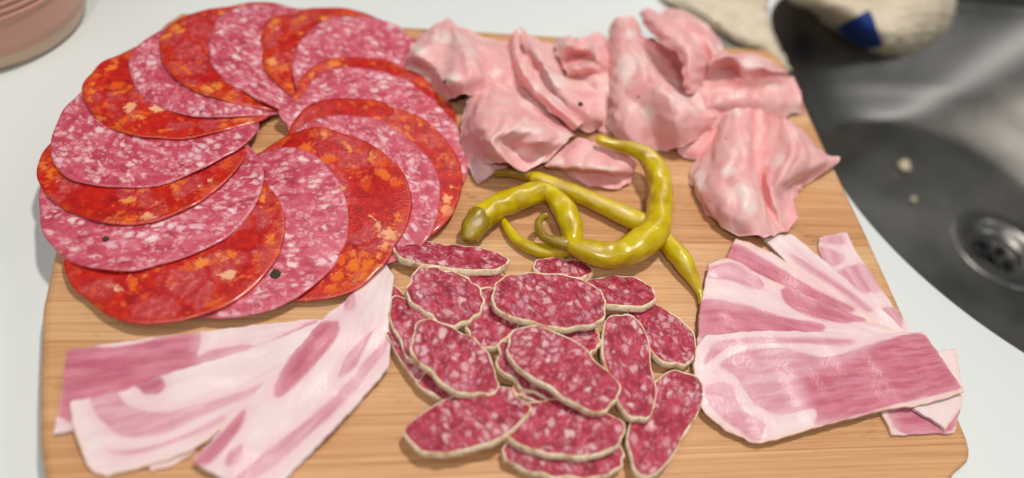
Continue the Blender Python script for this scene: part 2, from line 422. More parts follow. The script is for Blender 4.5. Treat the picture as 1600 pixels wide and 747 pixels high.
for v in well.data.vertices: v.co.z += FZ * .001
for i in range(7):
    a = i * 2 * math.pi / 6 + .5; rr = 14 if i < 6 else 0
    an = np.linspace(0, 2 * np.pi, 20, endpoint=False); c = DR + rr * np.array([math.cos(a), math.sin(a)])
    V = np.concatenate([np.c_[c[0] + r * np.cos(an), c[1] + r * np.sin(an), np.full(20, z)] for r, z in ((4.8, FZ - 12), (4.6, FZ - 14.), (.1, FZ - 14.))])
    mesh('drain_hole', V, grid_faces(3, 20, 0, True, False), M['dark'], sink)  # closed near-black cups: the holes' inner shade is put into the colour

# ------------------------------------------------------------------ board
OUT = [(62, 747), (58, 690), (58, 600), (63, 480), (83, 389), (118, 300), (176, 170), (232, 62), (256, 34), (280, 19), (320, 15), (632, 36), (917, 54),
       (1180, 72), (1206, 79), (1222, 90), (1240, 120), (1291, 229), (1350, 350), (1426, 515), (1501, 650), (1516, 685), (1521, 706), (1516, 722), (1500, 734), (1470, 739), (1200, 744)]
def board():
    o2 = P([p[0] for p in OUT], [p[1] for p in OUT], 0.)[:, :2]
    yb, yf = 186., -142.
    # left and right sides as functions of depth
    L = np.array([(x, y) for x, y in o2[:11]]); R = np.array([(x, y) for x, y in o2[13:26]])
    L = np.concatenate([[[L[0][0] + 26, yf], [L[0][0] + 6, yf + 7]], L[1:]]); L[-1][1] = yb
    ly, lx = L[:, 1], L[:, 0]
    o = np.argsort(ly); ly, lx = ly[o], lx[o]
    o = np.argsort(R[:, 1]); ry, rx = R[o, 1], R[o, 0]
    ry = np.concatenate([[yf], ry[1:-1], [yb]]); rx = np.concatenate([[rx[0] - 3], rx[1:-1], [rx[-1] - 4]])
    b = thing('cutting_board', (0, 20, CZ), 'rectangular bamboo cutting board with rounded corners under the sliced meats', 'cutting board')
    edges = np.linspace(yf, yb, 17); edges[1:-1] += rng.uniform(-2, 2, 15)
    rr = 4.5
    for s in range(16):
        a, e = edges[s], edges[s + 1]
        ys = np.unique(np.concatenate([np.linspace(a, e, 9), [a + .35, e - .35], a + np.array([.2, .8, 1.6, 2.6, 3.6, 4.6]) if s == 0 else [], e - np.array([.2, .8, 1.6, 2.6, 3.6, 4.6]) if s == 15 else []]))
        us = np.concatenate([[0, .001, .003, .006, .010, .015], np.linspace(.03, .97, 40), [.985, .99, .994, .997, .999, 1]])
        xl = np.interp(ys, ly, lx); xr = np.interp(ys, ry, rx)
        X = xl[:, None] + (xr - xl)[:, None] * us; Y = np.repeat(ys[:, None], len(us), 1)
        d = np.minimum(np.minimum(X - xl[:, None], xr[:, None] - X), np.minimum(Y - yf, yb - Y)); d = np.clip(d, 0, rr)
        Z = -rr + np.sqrt(np.maximum(rr ** 2 - (rr - d) ** 2, 0))
        if s > 0: Z[0] -= .3
        if s < 15: Z[-1] -= .3
        nu, nv = X.shape; N = nu * nv
        top = np.stack([X, Y, Z], -1).reshape(-1, 3); bot = top.copy(); bot[:, 2] = CZ + .05
        f = [q[::-1] for q in grid_faces(nu, nv)]
        loop = [i * nv for i in range(nu)] + [(nu - 1) * nv + j for j in range(1, nv)] + [i * nv + nv - 1 for i in range(nu - 2, -1, -1)] + [j for j in range(nv - 2, 0, -1)]
        for p, q in zip(loop, loop[1:] + loop[:1]): f.append((p, q, q + N, p + N))
        f.append(tuple(N + i for i in loop))
        V = np.concatenate([top, bot])
        mesh('bamboo_strip', V, f, M['bamboo'], b, False, {'mco': V + [s * 311., 0, 0]})
    return b
board()

# ------------------------------------------------------------------ the rosette of large slices
RING = {
'A': [(97,408),(105,430),(140,465),(180,495),(210,507),(260,505),(310,497),(360,478),(400,445),(430,410),(444,370),(440,330),(425,300),(410,285)],
'B': [(61,333),(83,384),(104,406),(147,421),(190,427),(271,410),(318,391),(366,363),(408,307),(413,277),(404,247),(391,232)],
'C': [(57,277),(66,292),(83,314),(126,337),(169,352),(211,356),(254,348),(297,329),(340,299),(370,269),(383,243),(62,250),(80,215)],
'D': [(89,264),(104,284),(147,292),(199,296),(254,292),(297,275),(340,256),(383,230),(404,209),(92,187),(124,146)],
'E': [(126,142),(139,172),(169,199),(206,214),(262,217),(319,212),(367,201),(412,187),(150,110),(190,80),(220,62)],
'F': [(202,90),(206,124),(221,150),(244,165),(300,184),(375,186),(424,176),(210,75),(244,49)],
'G': [(249,56),(251,94),(270,120),(300,142),(337,157),(394,169),(431,172),(270,35),(310,22),(350,13)],
'H': [(334,56),(330,86),(345,116),(375,142),(412,165),(446,174),(345,30),(365,12),(390,5),(430,9),(460,14)],
'I': [(408,60),(412,92),(424,121),(452,145),(424,32),(460,18),(520,12),(561,16),(601,30),(633,48)],
'J': [(460,120),(464,92),(476,68),(492,44),(520,32),(569,24),(609,34),(645,60)],
'K': [(460,177),(464,149),(476,120),(504,100),(541,92),(593,92),(633,108),(673,132),(705,160)],
'L': [(476,157),(492,128),(528,112),(577,110),(625,124),(665,149),(697,181),(717,213),(729,249),(735,277)],
'M': [(456,197),(480,173),(520,161),(569,161),(625,177),(673,201),(705,233),(721,261),(720,304),(697,347),(675,364)],
'N': [(460,209),(488,193),(528,185),(577,193),(625,213),(661,241),(681,273),(686,308),(680,347),(671,373)],
'O': [(406,231),(444,214),(500,206),(551,218),(603,248),(633,278),(641,308),(637,351),(620,377),(594,420),(560,454),(521,463),(478,465)],
'P': [(401,244),(418,227),(457,231),(496,248),(521,278),(538,313),(543,351),(530,398),(500,437),(466,463),(423,484),(380,495),(345,497)]}
RLAB = {
'A': 'red chorizo slice lowest on the left front of the rosette, over the bare board',
'B': 'pink salami slice with a tiny dark speck, over the lowest left chorizo slice',
'C': 'red chorizo slice at the far left of the rosette, sticking out past the board edge',
'D': 'pink salami slice at the far left of the rosette, wedged between two red chorizo slices',
'E': 'red chorizo slice at the upper left of the rosette, covering the left pink salami',
'F': 'narrow pink salami crescent at the upper left, between two red chorizo slices',
'G': 'red chorizo slice with a pale lean patch at the back left corner of the board',
'H': 'pink salami slice topmost in the photo, at the back edge of the board',
'I': 'red chorizo slice at the back edge of the board, right of the topmost pink salami',
'J': 'pink salami slice at the back right of the rosette, beside the mortadella',
'K': 'red chorizo slice right of the hole in the rosette, over the back right salami',
'L': 'pink salami crescent at the right of the rosette, running under the mortadella',
'M': 'red chorizo slice on the right of the rosette nearest the pickled peppers',
'N': 'narrow pink salami crescent beside the oblong sausage slices, on the right of the rosette',
'O': 'red chorizo slice with big orange fat lumps at the front right of the rosette',
'P': 'pink salami slice with a whole peppercorn at the front of the rosette'}
NX = np.array([-1, 1])
def rosette():
    keys = list(RING); n = len(keys)
    c0 = P(428., 206., 4.)[:2]
    fits = []
    for k in keys:
        Q = P([p[0] for p in RING[k]], [p[1] for p in RING[k]], 7.)[:, :2]
        A = np.c_[2 * Q, np.ones(len(Q))]; b = (Q ** 2).sum(1)
        r0 = 53.                                         # weak pull to the common radius
        c = np.linalg.lstsq(A, b, rcond=None)[0]; ctr = c[:2]
        for _ in range(30):
            dv = Q - ctr; R = np.linalg.norm(dv, axis=1); r = (R.sum() + 4 * r0) / (len(R) + 4)
            ctr = ctr + ((R - r)[:, None] * dv / R[:, None]).mean(0) * .9
        dv = Q - ctr; th = np.arctan2(dv[:, 1], dv[:, 0]); res = np.linalg.norm(dv, axis=1) - r
        fits.append((ctr, r, th, res))
    ang = [math.atan2(*(f[0] - c0)[::-1]) for f in fits]
    for i in range(1, n):
        while ang[i] > ang[i - 1]: ang[i] -= 2 * math.pi
    tab = np.array([a + 2 * math.pi * t for t in (1, 0, -1, -2) for a in ang]); idx = np.array([t * n + i for t in (-1, 0, 1, 2) for i in range(n)], float)
    oo = np.argsort(tab)
    fidx = lambda p: sum(np.interp(p + s, tab[oo], idx[oo]) for s in (-.25, -.12, 0, .12, .25)) / 5
    common = Smooth(70, 3)
    for i, k in enumerate(keys):
        ctr, r, th, res = fits[i]; kind = 'chorizo' if i % 2 == 0 else 'salami'
        nr, na = 26, 120
        t = np.linspace(0, 2 * np.pi, na, endpoint=False)
        dth = np.angle(np.exp(1j * (t[:, None] - th[None]))); wgt = np.exp(-(dth / .16) ** 2) + 1e-4
        wsum = wgt.sum(1); rad = r + (wgt * res).sum(1) / (wsum + .25)
        rad = rad + .18 * np.sin(7 * t + i) + .10 * np.sin(17 * t + 2.3 * i)
        hc = P(430., 205., 6.)[:2] - ctr; hr = 7.5; dt = hc[0] * np.cos(t) + hc[1] * np.sin(t)       # keep the little hole in the middle open
        dc = hr ** 2 - (hc @ hc - dt ** 2); near = dt - np.sqrt(np.maximum(dc, 0)); cut = np.where((dc > 0) & (dt > 0) & (near < rad), near, rad)
        for _ in range(3): cut = np.minimum(cut, .25 * np.roll(cut, 1) + .5 * cut + .25 * np.roll(cut, -1) + .0)
        rad = np.minimum(rad, cut)
        q = np.linspace(0, 1, nr) ** .8; q[0] = .002
        X = ctr[0] + q[:, None] * rad * np.cos(t); Y = ctr[1] + q[:, None] * rad * np.sin(t)
        ph = np.arctan2(Y - c0[1], X - c0[0]); ph = ang[i] + np.angle(np.exp(1j * (ph - ang[i])))
        x = i - fidx(ph)
        lift = 4.2 * np.tanh(x / 4.2) * 1.75
        loc = Smooth(45, 100 + i)
        edge = np.clip((q[:, None] - .7) / .3, 0, 1) ** 2
        fall = np.clip(np.hypot(X - c0[0], Y - c0[1]) / 25., 0, 1)
        Z = 6.2 + lift * (.45 + .55 * fall) + .8 * common(X, Y) + edge * .85 * loc(X, Y)
        Z = np.where(Z < 2.2, 1.3 + .9 * np.exp((Z - 2.2) / 2.5), Z)
        th_ = 1.15
        top = np.stack([X, Y, Z], -1); bot = top.copy(); bot[..., 2] -= th_
        mid = top[-1].copy(); mid[:, 2] -= th_ / 2; mid[:, :2] += .25 * np.c_[np.cos(t), np.sin(t)]
        V = np.concatenate([top.reshape(-1, 3), mid, bot[::-1].reshape(-1, 3)])
        rot = rng.uniform(0, 6.28); lx, lyy = X - ctr[0], Y - ctr[1]
        m1 = np.stack([lx * math.cos(rot) - lyy * math.sin(rot), lx * math.sin(rot) + lyy * math.cos(rot), np.full_like(lx, 60. * i)], -1)
        rim = (1 - q[:, None]) * rad[None]
        mco = np.concatenate([m1.reshape(-1, 3), m1[-1], m1[::-1].reshape(-1, 3)]); rm = np.concatenate([rim.ravel(), rim[-1] * 0, rim[::-1].ravel()])
        o = mesh(kind + '_slice', V, grid_faces(2 * nr + 1, na, 0, True, False), M[kind], None, True, {'mco': mco, 'rim': rm})
        tag(o, RLAB[k], 'salami slice' if kind == 'salami' else 'chorizo slice', kind + ' slices fanned in the rosette')
        for (kk, px, py, rr) in (('P', 431, 430, 2.6), ('B', 167, 377, 1.5)):
            if kk == k:
                c = P(px, py, 6.); d2 = (X - c[0]) ** 2 + (Y - c[1]) ** 2; a = np.unravel_index(np.argmin(d2), d2.shape)
                blob('peppercorn', (c[0], c[1], Z[a] + .1), (rr, rr, rr * .6), M['corn'], o)
def blob(name, c, r, mat, parent=None, seed=1, rough=.12):
    nu, nv = 10, 16; u = np.linspace(.03, np.pi - .03, nu); v = np.linspace(0, 2 * np.pi, nv, endpoint=False)
    d = np.stack([np.sin(u)[:, None] * np.cos(v), np.sin(u)[:, None] * np.sin(v), np.cos(u)[:, None] * np.ones(nv)], -1)
    s = Smooth(1.1, seed); k = 1 + rough * s(d[..., 0] + 2 * d[..., 2], d[..., 1] - d[..., 2])
    V = (np.asarray(c) + d * k[..., None] * np.asarray(r)).reshape(-1, 3)
    if parent is not None and parent.type == 'MESH':
        pl = np.array(parent.location) * 1000
    return mesh(name, V, grid_faces(nu, nv, 0, True, False) + [tuple(range(nv)), tuple(range((nu - 1) * nv, nu * nv))[::-1]], mat, parent, True, {'mco': V})
rosette()

# ------------------------------------------------------------------ oblong cured sausage slices
def plane_pts(px, py, c, gx, gy):
    """rays against the tilted plane z = c.z + gx*(x-c.x) + gy*(y-c.y)"""
    d = ray(px, py); n = np.array([-gx, -gy, 1.])
    t = ((np.asarray(c) - CAM) @ n) / (d @ n)
    return CAM + d * t[..., None]
def fuet(label, cx, cy, a, b, deg, z, gx=0., gy=0., th=3.5, seed=0, sup=2.2, bend=0., ragged=.04):
    r = np.random.default_rng(seed + 50)
    na, nr = 96, 14
    t = np.linspace(0, 2 * np.pi, na, endpoint=False)
    cs, sn = np.cos(t), np.sin(t)
    k = (np.abs(cs) ** sup + np.abs(sn) ** sup) ** (-1 / sup)
    k = k * (1 + sum(r.normal(0, ragged / (m ** .6)) * np.cos(m * t + r.uniform(0, 6.28)) for m in range(2, 9)))
    a, b = a - 3.0, b - 3.4
    ux, uy = a * k * cs, b * k * sn
    uy = uy + bend * (ux / a) ** 2 * b - bend * b * .4
    q = math.radians(deg); px = cx + ux * math.cos(q) - uy * math.sin(q); py = cy + ux * math.sin(q) + uy * math.cos(q)
    c = P(float(cx), float(cy), float(z) + .8); O = plane_pts(px, py, c, gx, gy)
    n = np.array([-gx, -gy, 1.]); n /= np.linalg.norm(n)
    ctr = O.mean(0); s = Smooth(14, seed + 9); s2 = Smooth(5, seed + 10)
    root = thing('sausage_slice', ctr - n * th, label, 'sausage slice', 'oblong cured sausage slices piled in the middle')
    e1 = O[0] - ctr; e1 -= (e1 @ n) * n; e1 /= np.linalg.norm(e1); e2 = np.cross(n, e1)
    wx, wy, cz = r.normal(0, 1.3), r.normal(0, .6), None
    q1, q2 = (O - ctr) @ e1, (O - ctr) @ e2
    O = O + n * (wx * ((q1 / np.abs(q1).max()) ** 2 - .4) + wy * ((q2 / np.abs(q2).max()) ** 2 - .4))[:, None]
    def ring(f, dz):
        p = ctr + (O - ctr) * f
        return p + n * dz
    L = np.linalg.norm(O - ctr, axis=1)
    fr = 1 - (.7 + .5 * sum(r.normal(0, .6) * np.cos(m * t + r.uniform(0, 6.28)) for m in (2, 3, 5, 9, 14))) / L                                     # 1 mm of rind all round
    rf = np.linspace(0, 1, nr) ** .85; rf[0] = .003
    face = []
    for f in rf:
        p = ctr + (O - ctr) * (fr * f)[:, None]; p = p - n * (((O - ctr) @ n) * fr * f * (1 - fr * f))[:, None]
        face.append(p + n * (.35 * s(p[:, 0], p[:, 1]) * 1. + .12 * s2(p[:, 0], p[:, 1]))[:, None] + n * (.3 * (1 - f ** 4)))
    V = np.concatenate(face); rel = V - ctr
    rot = r.uniform(0, 6.28); x, y = rel @ e1, rel @ e2
    mco = np.stack([x * math.cos(rot) - y * math.sin(rot), x * math.sin(rot) + y * math.cos(rot), np.full_like(x, 37. * seed + 500)], -1)
    rim = np.concatenate([(1 - f) * L for f in rf])
    mesh('cut_face', V, grid_faces(nr, na, 0, True, False), M['fuet'], root, True, {'mco': mco, 'rim': rim})
    w1 = sum(r.normal(0, .25) * np.cos(m * t + r.uniform(0, 6.28)) for m in range(3, 22)) * .45
    wall = []
    base = face[-1]
    for (g, dz) in ((0, 0), (.45, .10), (.8, -.25), (1.0, -1.2), (.95, -th * .55), (.8, -th * .85), (.3, -th)):
        out = (O - ctr) / L[:, None]
        wall.append(base + out * (g + (w1 * .35 if g > .5 else 0 * w1))[:, None] + n * (dz + (.12 * w1 if g > .3 else 0 * w1))[:, None])
    for j in range(3, len(wall)): wall[j] = wall[j] + np.array([0, -1., 0]) * .22 * ((base - wall[j]) @ n)[:, None]
    wall.append(np.repeat((ctr - n * th)[None], na, 0) + (O - ctr) * .02)
    W = np.concatenate(wall)
    arc = np.cumsum(np.r_[0, np.linalg.norm(np.diff(O, axis=0), axis=1)])
    wm = np.concatenate([np.c_[arc, np.full(na, 2. * j), np.full(na, 11. * seed)] for j in range(len(wall))])
    mesh('rind', W, grid_faces(len(wall), na, 0, True, False), M['rind'], root, True, {'mco': W + [0, 0, 40. * seed]})
    return root
FU = [  # label, cx, cy, a, b, deg, z, gx, gy
 ('long flat cured sausage slice rearmost in the pile, under the capped pickled pepper', 704, 399, 92, 23, 6, 7, -.02, -.30),
 ('cured sausage slice half hidden, behind the three upper slices near the pickled peppers', 752, 436, 40, 22, 10, 5.5, 0, -.1),
 ('leftmost cured sausage slice of the pile, long and upright beside the white pancetta', 626, 511, 88, 29, 67, 5, .12, 0),
 ('narrow cured sausage slice second from the left, resting on the leftmost slice', 646, 516, 58, 34, 62, 8.5, .10, -.02),
 ('short roundish cured sausage slice at the upper left of the pile with pale rind', 696, 461, 62, 45, 20, 11, -.02, -.05),
 ('small roundish cured sausage slice tucked under the broad slice in the middle', 769, 494, 47, 47, -40, 9, -.05, 0),
 ('small dark cured sausage slice right beneath the curled end of the pickled pepper', 880, 419, 50, 18, 4, 5.5, 0, -.25),
 ('cured sausage slice with a pale tip at the upper right of the pile', 966, 455, 62, 27, 4, 7, .02, -.25),
 ('cured sausage slice at the right edge of the pile, lying nearest the right pancetta', 1033, 520, 68, 38, 42, 5, -.06, -.05),
 ('dark little cured sausage slice peeping out with pale rind below the broad middle slice', 904, 530, 36, 30, 10, 9, -.05, -.1),
 ('cured sausage slice standing upright, right of the centre slices', 984, 572, 88, 41, 78, 9.5, -.10, -.02),
 ('cured sausage slice mostly buried, its thick pale rind showing left of the centre slice', 846, 574, 76, 44, 28, 8.5, -.05, .02),
 ('buried cured sausage slice whose tip sticks out under the centre left slice', 690, 598, 52, 28, 30, 5, 0, 0),
 ('slice of cured sausage with brown rind, lowest beneath the centre of the pile', 856, 612, 58, 24, 14, 6.5, 0, 0),
 ('broad cured sausage slice on top of the pile, under the pickled pepper bottoms', 859, 468, 92, 46, 8, 15, .0, -.06),
 ('centre left cured sausage slice, leaning diagonally down to the right', 709, 560, 82, 45, 36, 12, -.03, -.04),
 ('large centre cured sausage slice, leaning diagonally with its rind showing underneath', 880, 574, 102, 46, 31, 15, -.05, -.03),
 ('cured sausage slice at the lower left of the pile, pointing out over bare board', 730, 657, 98, 48, -20, 9.5, .10, -.05),
 ('cured sausage slice at the lower right of the pile, tilted up towards the pancetta', 1036, 657, 92, 48, -62, 6.5, -.04, -.02),
 ('cured sausage slice at the very front, under another slice of the same size', 878, 706, 100, 42, 6, 5, 0, -.02),
 ('cured sausage slice second from the front, lying on the frontmost slice', 880, 668, 99, 46, 6, 10, .0, -.06),
]
for i, a in enumerate(FU): fuet(*a, seed=i + 1)

# ------------------------------------------------------------------ pickled peppers
def tube(name, pts, mat, parent, n=110, na=28, lump=.05, seed=1, wr=.0, tip0=.7, tip1=.7, label=None):
    """pts: photo x, y, height of the axis in mm, radius in mm"""
    pts = np.asarray(pts, float)
    Q = np.concatenate([P(pts[:, 0], pts[:, 1], pts[:, 2]), pts[:, 3:4]], 1)
    C = catmull(Q, 400); s = np.r_[0, np.cumsum(np.linalg.norm(np.diff(C[:, :3], axis=0), axis=1))]
    L = s[-1]; u = np.linspace(0, L, n)
    cap0 = tip0 * Q[0, 3]; cap1 = tip1 * Q[-1, 3]
    u = np.unique(np.concatenate([u, cap0 * np.array([0, .03, .1, .2, .35, .55, .8]), L - cap1 * np.array([0, .03, .1, .2, .35, .55, .8])]))
    C = np.stack([np.interp(u, s, C[:, k]) for k in range(4)], 1)
    R = C[:, 3] * .94
    a0 = np.clip(u / cap0, 0, 1); a1 = np.clip((L - u) / cap1, 0, 1)
    R *= np.sqrt(np.maximum(1 - (1 - a0) ** 2, .0004)) * np.sqrt(np.maximum(1 - (1 - a1) ** 2, .0004))
    T = np.gradient(C[:, :3], axis=0); T /= np.linalg.norm(T, axis=1)[:, None] + 1e-9
    up = np.array([0, 0, 1.]); N1 = []
    v = np.cross(T[0], up); v /= np.linalg.norm(v)
    for k in range(len(u)):
        v = v - (v @ T[k]) * T[k]; v /= np.linalg.norm(v); N1.append(v.copy())
    N1 = np.array(N1); N2 = np.cross(T, N1)
    th = np.linspace(0, 2 * np.pi, na, endpoint=False)
    sm = Smooth(13, seed); sm2 = Smooth(5.5, seed + 1)
    k = 1 + lump * sm(u[:, None] + 0 * th, 9 * np.cos(th) + 4 * np.sin(th)) + (wr + .026) * sm2(u[:, None] * .35 + 0 * th, 7 * np.cos(th) + 5 * np.sin(2 * th))
    V = C[:, None, :3] + (R[:, None] * k)[..., None] * (np.cos(th)[:, None] * N1[:, None] + np.sin(th)[:, None] * N2[:, None])
    m = np.stack([u[:, None] + 0 * th, 6 * np.cos(th) + 0 * u[:, None], 6 * np.sin(th) + 0 * u[:, None]], -1) + [seed * 70., 0, 0]
    nu = len(u)
    f = grid_faces(nu, na, 0, True, True) + [tuple(range(na))[::1], tuple(range((nu - 1) * na, nu * na))[::-1]]
    return mesh(name, V.reshape(-1, 3), f, mat, parent, True, {'mco': m.reshape(-1, 3)})
def peppers():
    g = 'pickled green peppers in the middle of the board'
    # (1) the horn with a brown cap, kinked in the middle, its thin tail coming back to the left
    t = thing('pickled_pepper', P(790., 330., 0.), 'kinked pickled pepper at the left with a blunt brownish cap end', 'pickled pepper', g)
    tube('flesh', [(738, 352, 8, 7.4), (758, 335, 8, 7.6), (785, 320, 8, 7.4), (815, 308, 8.3, 7.2), (842, 300, 9, 6.6), (856, 300, 9.5, 5.4), (868, 310, 9.5, 5.8), (884, 332, 8.5, 7.0),
                   (894, 358, 7.2, 6.6), (893, 380, 6.2, 5.4), (876, 392, 5.0, 4.6), (850, 393, 4.2, 4.1), (825, 386, 3.6, 3.7), (804, 371, 3.3, 3.1), (792, 354, 3.2, 2.5), (784, 340, 3.2, 1.5)], M['pepper'], t, seed=3, lump=.045, wr=.02)
    tube('stem_cap', [(755, 337, 8.0, 7.3), (745, 349, 8.0, 7.6), (738, 360, 7.4, 6.9), (733, 371, 6.6, 5.2), (730, 380, 5.6, 2.8)], M['cap'], t, n=40, seed=5, lump=.08, wr=.05, tip0=.25, tip1=.9)
    # (2) the long thin one behind, its tail hanging out to the right
    t = thing('pickled_pepper', P(900., 320., 0.), 'long slim pickled pepper running from behind the capped one, its tail to the right', 'pickled pepper', g)
    tube('flesh', [(826, 275, 5.5, 3.0), (842, 280, 5.8, 4.2), (870, 290, 6, 4.6), (905, 304, 6, 5.0), (940, 320, 6, 5.5), (975, 336, 6, 6.0), (1005, 350, 6, 6.2), (1030, 366, 6, 6.0),
                   (1047, 385, 6, 5.4), (1060, 400, 6, 6.0), (1070, 414, 5.8, 5.6), (1080, 431, 5, 4.0), (1088, 447, 4, 2.7), (1094, 461, 3.4, 1.9), (1095, 476, 3, 1.3)], M['pepper'], t, seed=13, lump=.035)
    tube('stem', [(771, 271, 6, 2.1), (786, 270, 5.8, 2.3), (805, 271, 5.6, 2.9), (824, 274, 5.6, 3.7), (833, 277, 5.6, 3.9)], M['cap'], t, n=40, seed=15, lump=.04)
    # (3) the big hook lying over both
    t = thing('pickled_pepper', P(1000., 330., 0.), 'big hook shaped pickled pepper lying over the others, pointing up at the mortadella', 'pickled pepper', g)
    tube('flesh', [(932, 216, 23, 2.6), (945, 222, 22, 3.3), (965, 228, 21, 3.8), (988, 233, 19, 4.6), (1010, 243, 17, 5.8), (1024, 262, 15, 6.8), (1031, 287, 13, 7.4), (1032, 312, 12, 7.7),
                   (1030, 336, 12, 7.8), (1024, 358, 12, 8.2), (1012, 374, 12, 9.0), (994, 386, 12, 8.9), (974, 396, 12, 7.4), (950, 399, 12, 7.6), (924, 394, 12, 7.2), (902, 387, 12, 5.4), (888, 380, 12, 4.0), (880, 377, 12, 3.0)], M['pepper'], t, n=150, seed=23, lump=.05, wr=.02)
    tube('stem', [(893, 383, 12, 4.6), (880, 380, 12, 3.9), (866, 377, 12, 3.1), (851, 371, 12, 2.6), (842, 360, 12, 2.3), (841, 348, 12, 2.1), (847, 340, 12, 2.0), (857, 337, 12, 1.9)], M['cap'], t, n=60, seed=25, lump=.05)
peppers()

# ------------------------------------------------------------------ pancetta
def patch(top, bottom, left, right, nu, nv):
    """Coons patch from four traced sides (photo px): rows run top to bottom, columns left to right"""
    T, B = resample(top, nv), resample(bottom, nv); L, R = resample(left, nu), resample(right, nu)
    u = np.linspace(0, 1, nu)[:, None, None]; v = np.linspace(0, 1, nv)[None, :, None]
    L = L + (1 - u[:, 0]) * (T[0] - L[0]) + u[:, 0] * (B[0] - L[-1]); R = R + (1 - u[:, 0]) * (T[-1] - R[0]) + u[:, 0] * (B[-1] - R[-1])
    return (1 - u) * T[None] + u * B[None] + (1 - v) * L[:, None] + v * R[:, None] - ((1 - u) * (1 - v) * T[0] + (1 - u) * v * T[-1] + u * (1 - v) * B[0] + u * v * B[-1])
def pancetta(label, group, top, bottom, left, right, zc, meats=(), deeps=(), skin=(), seed=1, th=1.2, wave=.75, nu=70, nv=170, pale=0.):
    p = patch(top, bottom, left, right, nu, nv)
    sw = Smooth(26, seed + 330); sv = Smooth(9, seed + 331)      # hand-cut outline: never quite straight
    p = p + np.stack([0.7 * sw(p[..., 1], p[..., 0]) + .16 * sv(p[..., 1], p[..., 0]), 0.7 * sw(p[..., 0], p[..., 1]) + .16 * sv(p[..., 0], p[..., 1])], -1)
    x, y = p[..., 0], p[..., 1]
    u = np.linspace(0, 1, nu)[:, None]; v = np.linspace(0, 1, nv)[None]
    z = (1 - u) * ((1 - v) * zc[0] + v * zc[1]) + u * ((1 - v) * zc[2] + v * zc[3])
    s = Smooth(34, 300 if group == GL else 302); s2 = Smooth(13, seed + 301)
    G = P(x, y, z)
    z = z + wave * s(G[..., 0], G[..., 1]) + .12 * s2(G[..., 0], G[..., 1])
    z = np.maximum(z, th + .1)
    G = P(x, y, z); k = .33
    # ragged, slightly wandering cut edges
    meat = np.full(x.shape, -9.)
    for m in meats: meat = np.maximum(meat, sdist(x, y, m, True) * k)
    deep = np.full(x.shape, -9.)
    for m in deeps: deep = np.maximum(deep, sdist(x, y, m) * k)
    sk = np.full(x.shape, 9.)
    for side in skin:
        e = {'top': u * nu, 'bottom': (1 - u) * nu, 'left': v * nv, 'right': (1 - v) * nv}[side] + 0 * x
        ref = p[0] if side == 'top' else p[-1] if side == 'bottom' else p[:, 0] if side == 'left' else p[:, -1]
        dd = np.min(np.hypot(x[..., None] - ref[::4, 0], y[..., None] - ref[::4, 1]), -1) * k
        sk = np.minimum(sk, dd)
    lv = np.r_[0, np.cumsum(np.linalg.norm(np.diff(G, axis=1), axis=-1).mean(0))]; lu = np.r_[0, np.cumsum(np.linalg.norm(np.diff(G, axis=0), axis=-1).mean(1))]
    mco = np.stack([lv[None] + 0 * x, lu[:, None] + 0 * x, np.full(x.shape, 50. * seed)] if lv[-1] > lu[-1] else [lu[:, None] + 0 * x, lv[None] + 0 * x, np.full(x.shape, 50. * seed)], -1)
    o = sheet('pancetta_slice', G, th, M['panc'], None, {'mco': mco, 'meat': np.clip(meat, -9, 9), 'deep': np.clip(deep, -9, 9), 'skin': sk})
    return tag(o, label, 'pancetta slice', group)
GL, GR = 'pancetta slices on the front left of the board', 'pancetta slices on the front right of the board'
pancetta('pancetta slice with a wide pink end, hindmost of the left three', GL,
    [(104, 547), (220, 530), (340, 515), (455, 502), (505, 498)], [(84, 678), (200, 655), (320, 620), (440, 575)], [(104, 547), (97, 610), (84, 678)], [(505, 498), (475, 535), (440, 575)],
    (1.8, 2.6, 1.8, 2.6), [[(98, 548), (180, 541), (300, 519), (314, 533), (309, 556), (330, 545), (390, 538), (397, 556), (330, 600), (200, 650), (90, 652)], [(403, 545), (450, 518), (495, 498), (482, 520), (422, 553)]],
    [[(90, 545), (300, 515), (310, 600), (90, 660)]], (), 1)
pancetta('thin pancetta edge peeping out beneath the U-striped left slice', GL,
    [(225, 708), (265, 696), (306, 684)], [(236, 737), (272, 726), (306, 706)], [(225, 708), (230, 722), (236, 737)], [(306, 684), (307, 694), (306, 706)], (1.6, 1.6, 1.6, 1.6), [], [], ('bottom',), 2, nu=16, nv=40)
pancetta('pancetta slice with pale U-shaped stripes, between two others on the left', GL,
    [(108, 628), (200, 608), (255, 586), (312, 569), (400, 542), (505, 500)], [(165, 744), (235, 727), (302, 702), (360, 660), (440, 600)], [(108, 628), (114, 665), (127, 702), (142, 733), (165, 744)], [(505, 500), (475, 550), (440, 600)],
    (4.0, 5.0, 2.4, 4.2),
    [[(140, 613), (175, 604), (190, 622), (205, 635), (240, 643), (290, 637), (390, 607), (430, 590), (420, 604), (385, 620), (315, 650), (260, 675), (215, 684), (190, 682), (165, 665), (148, 645)],
     [(168, 703), (195, 703), (240, 695), (290, 678), (345, 650), (345, 660), (290, 685), (240, 703), (195, 712)],
     [(212, 600), (250, 588), (258, 602), (250, 615), (230, 617), (217, 610)]], [[(205, 598), (262, 585), (258, 620), (215, 618)]], ('left', 'bottom'), 3)
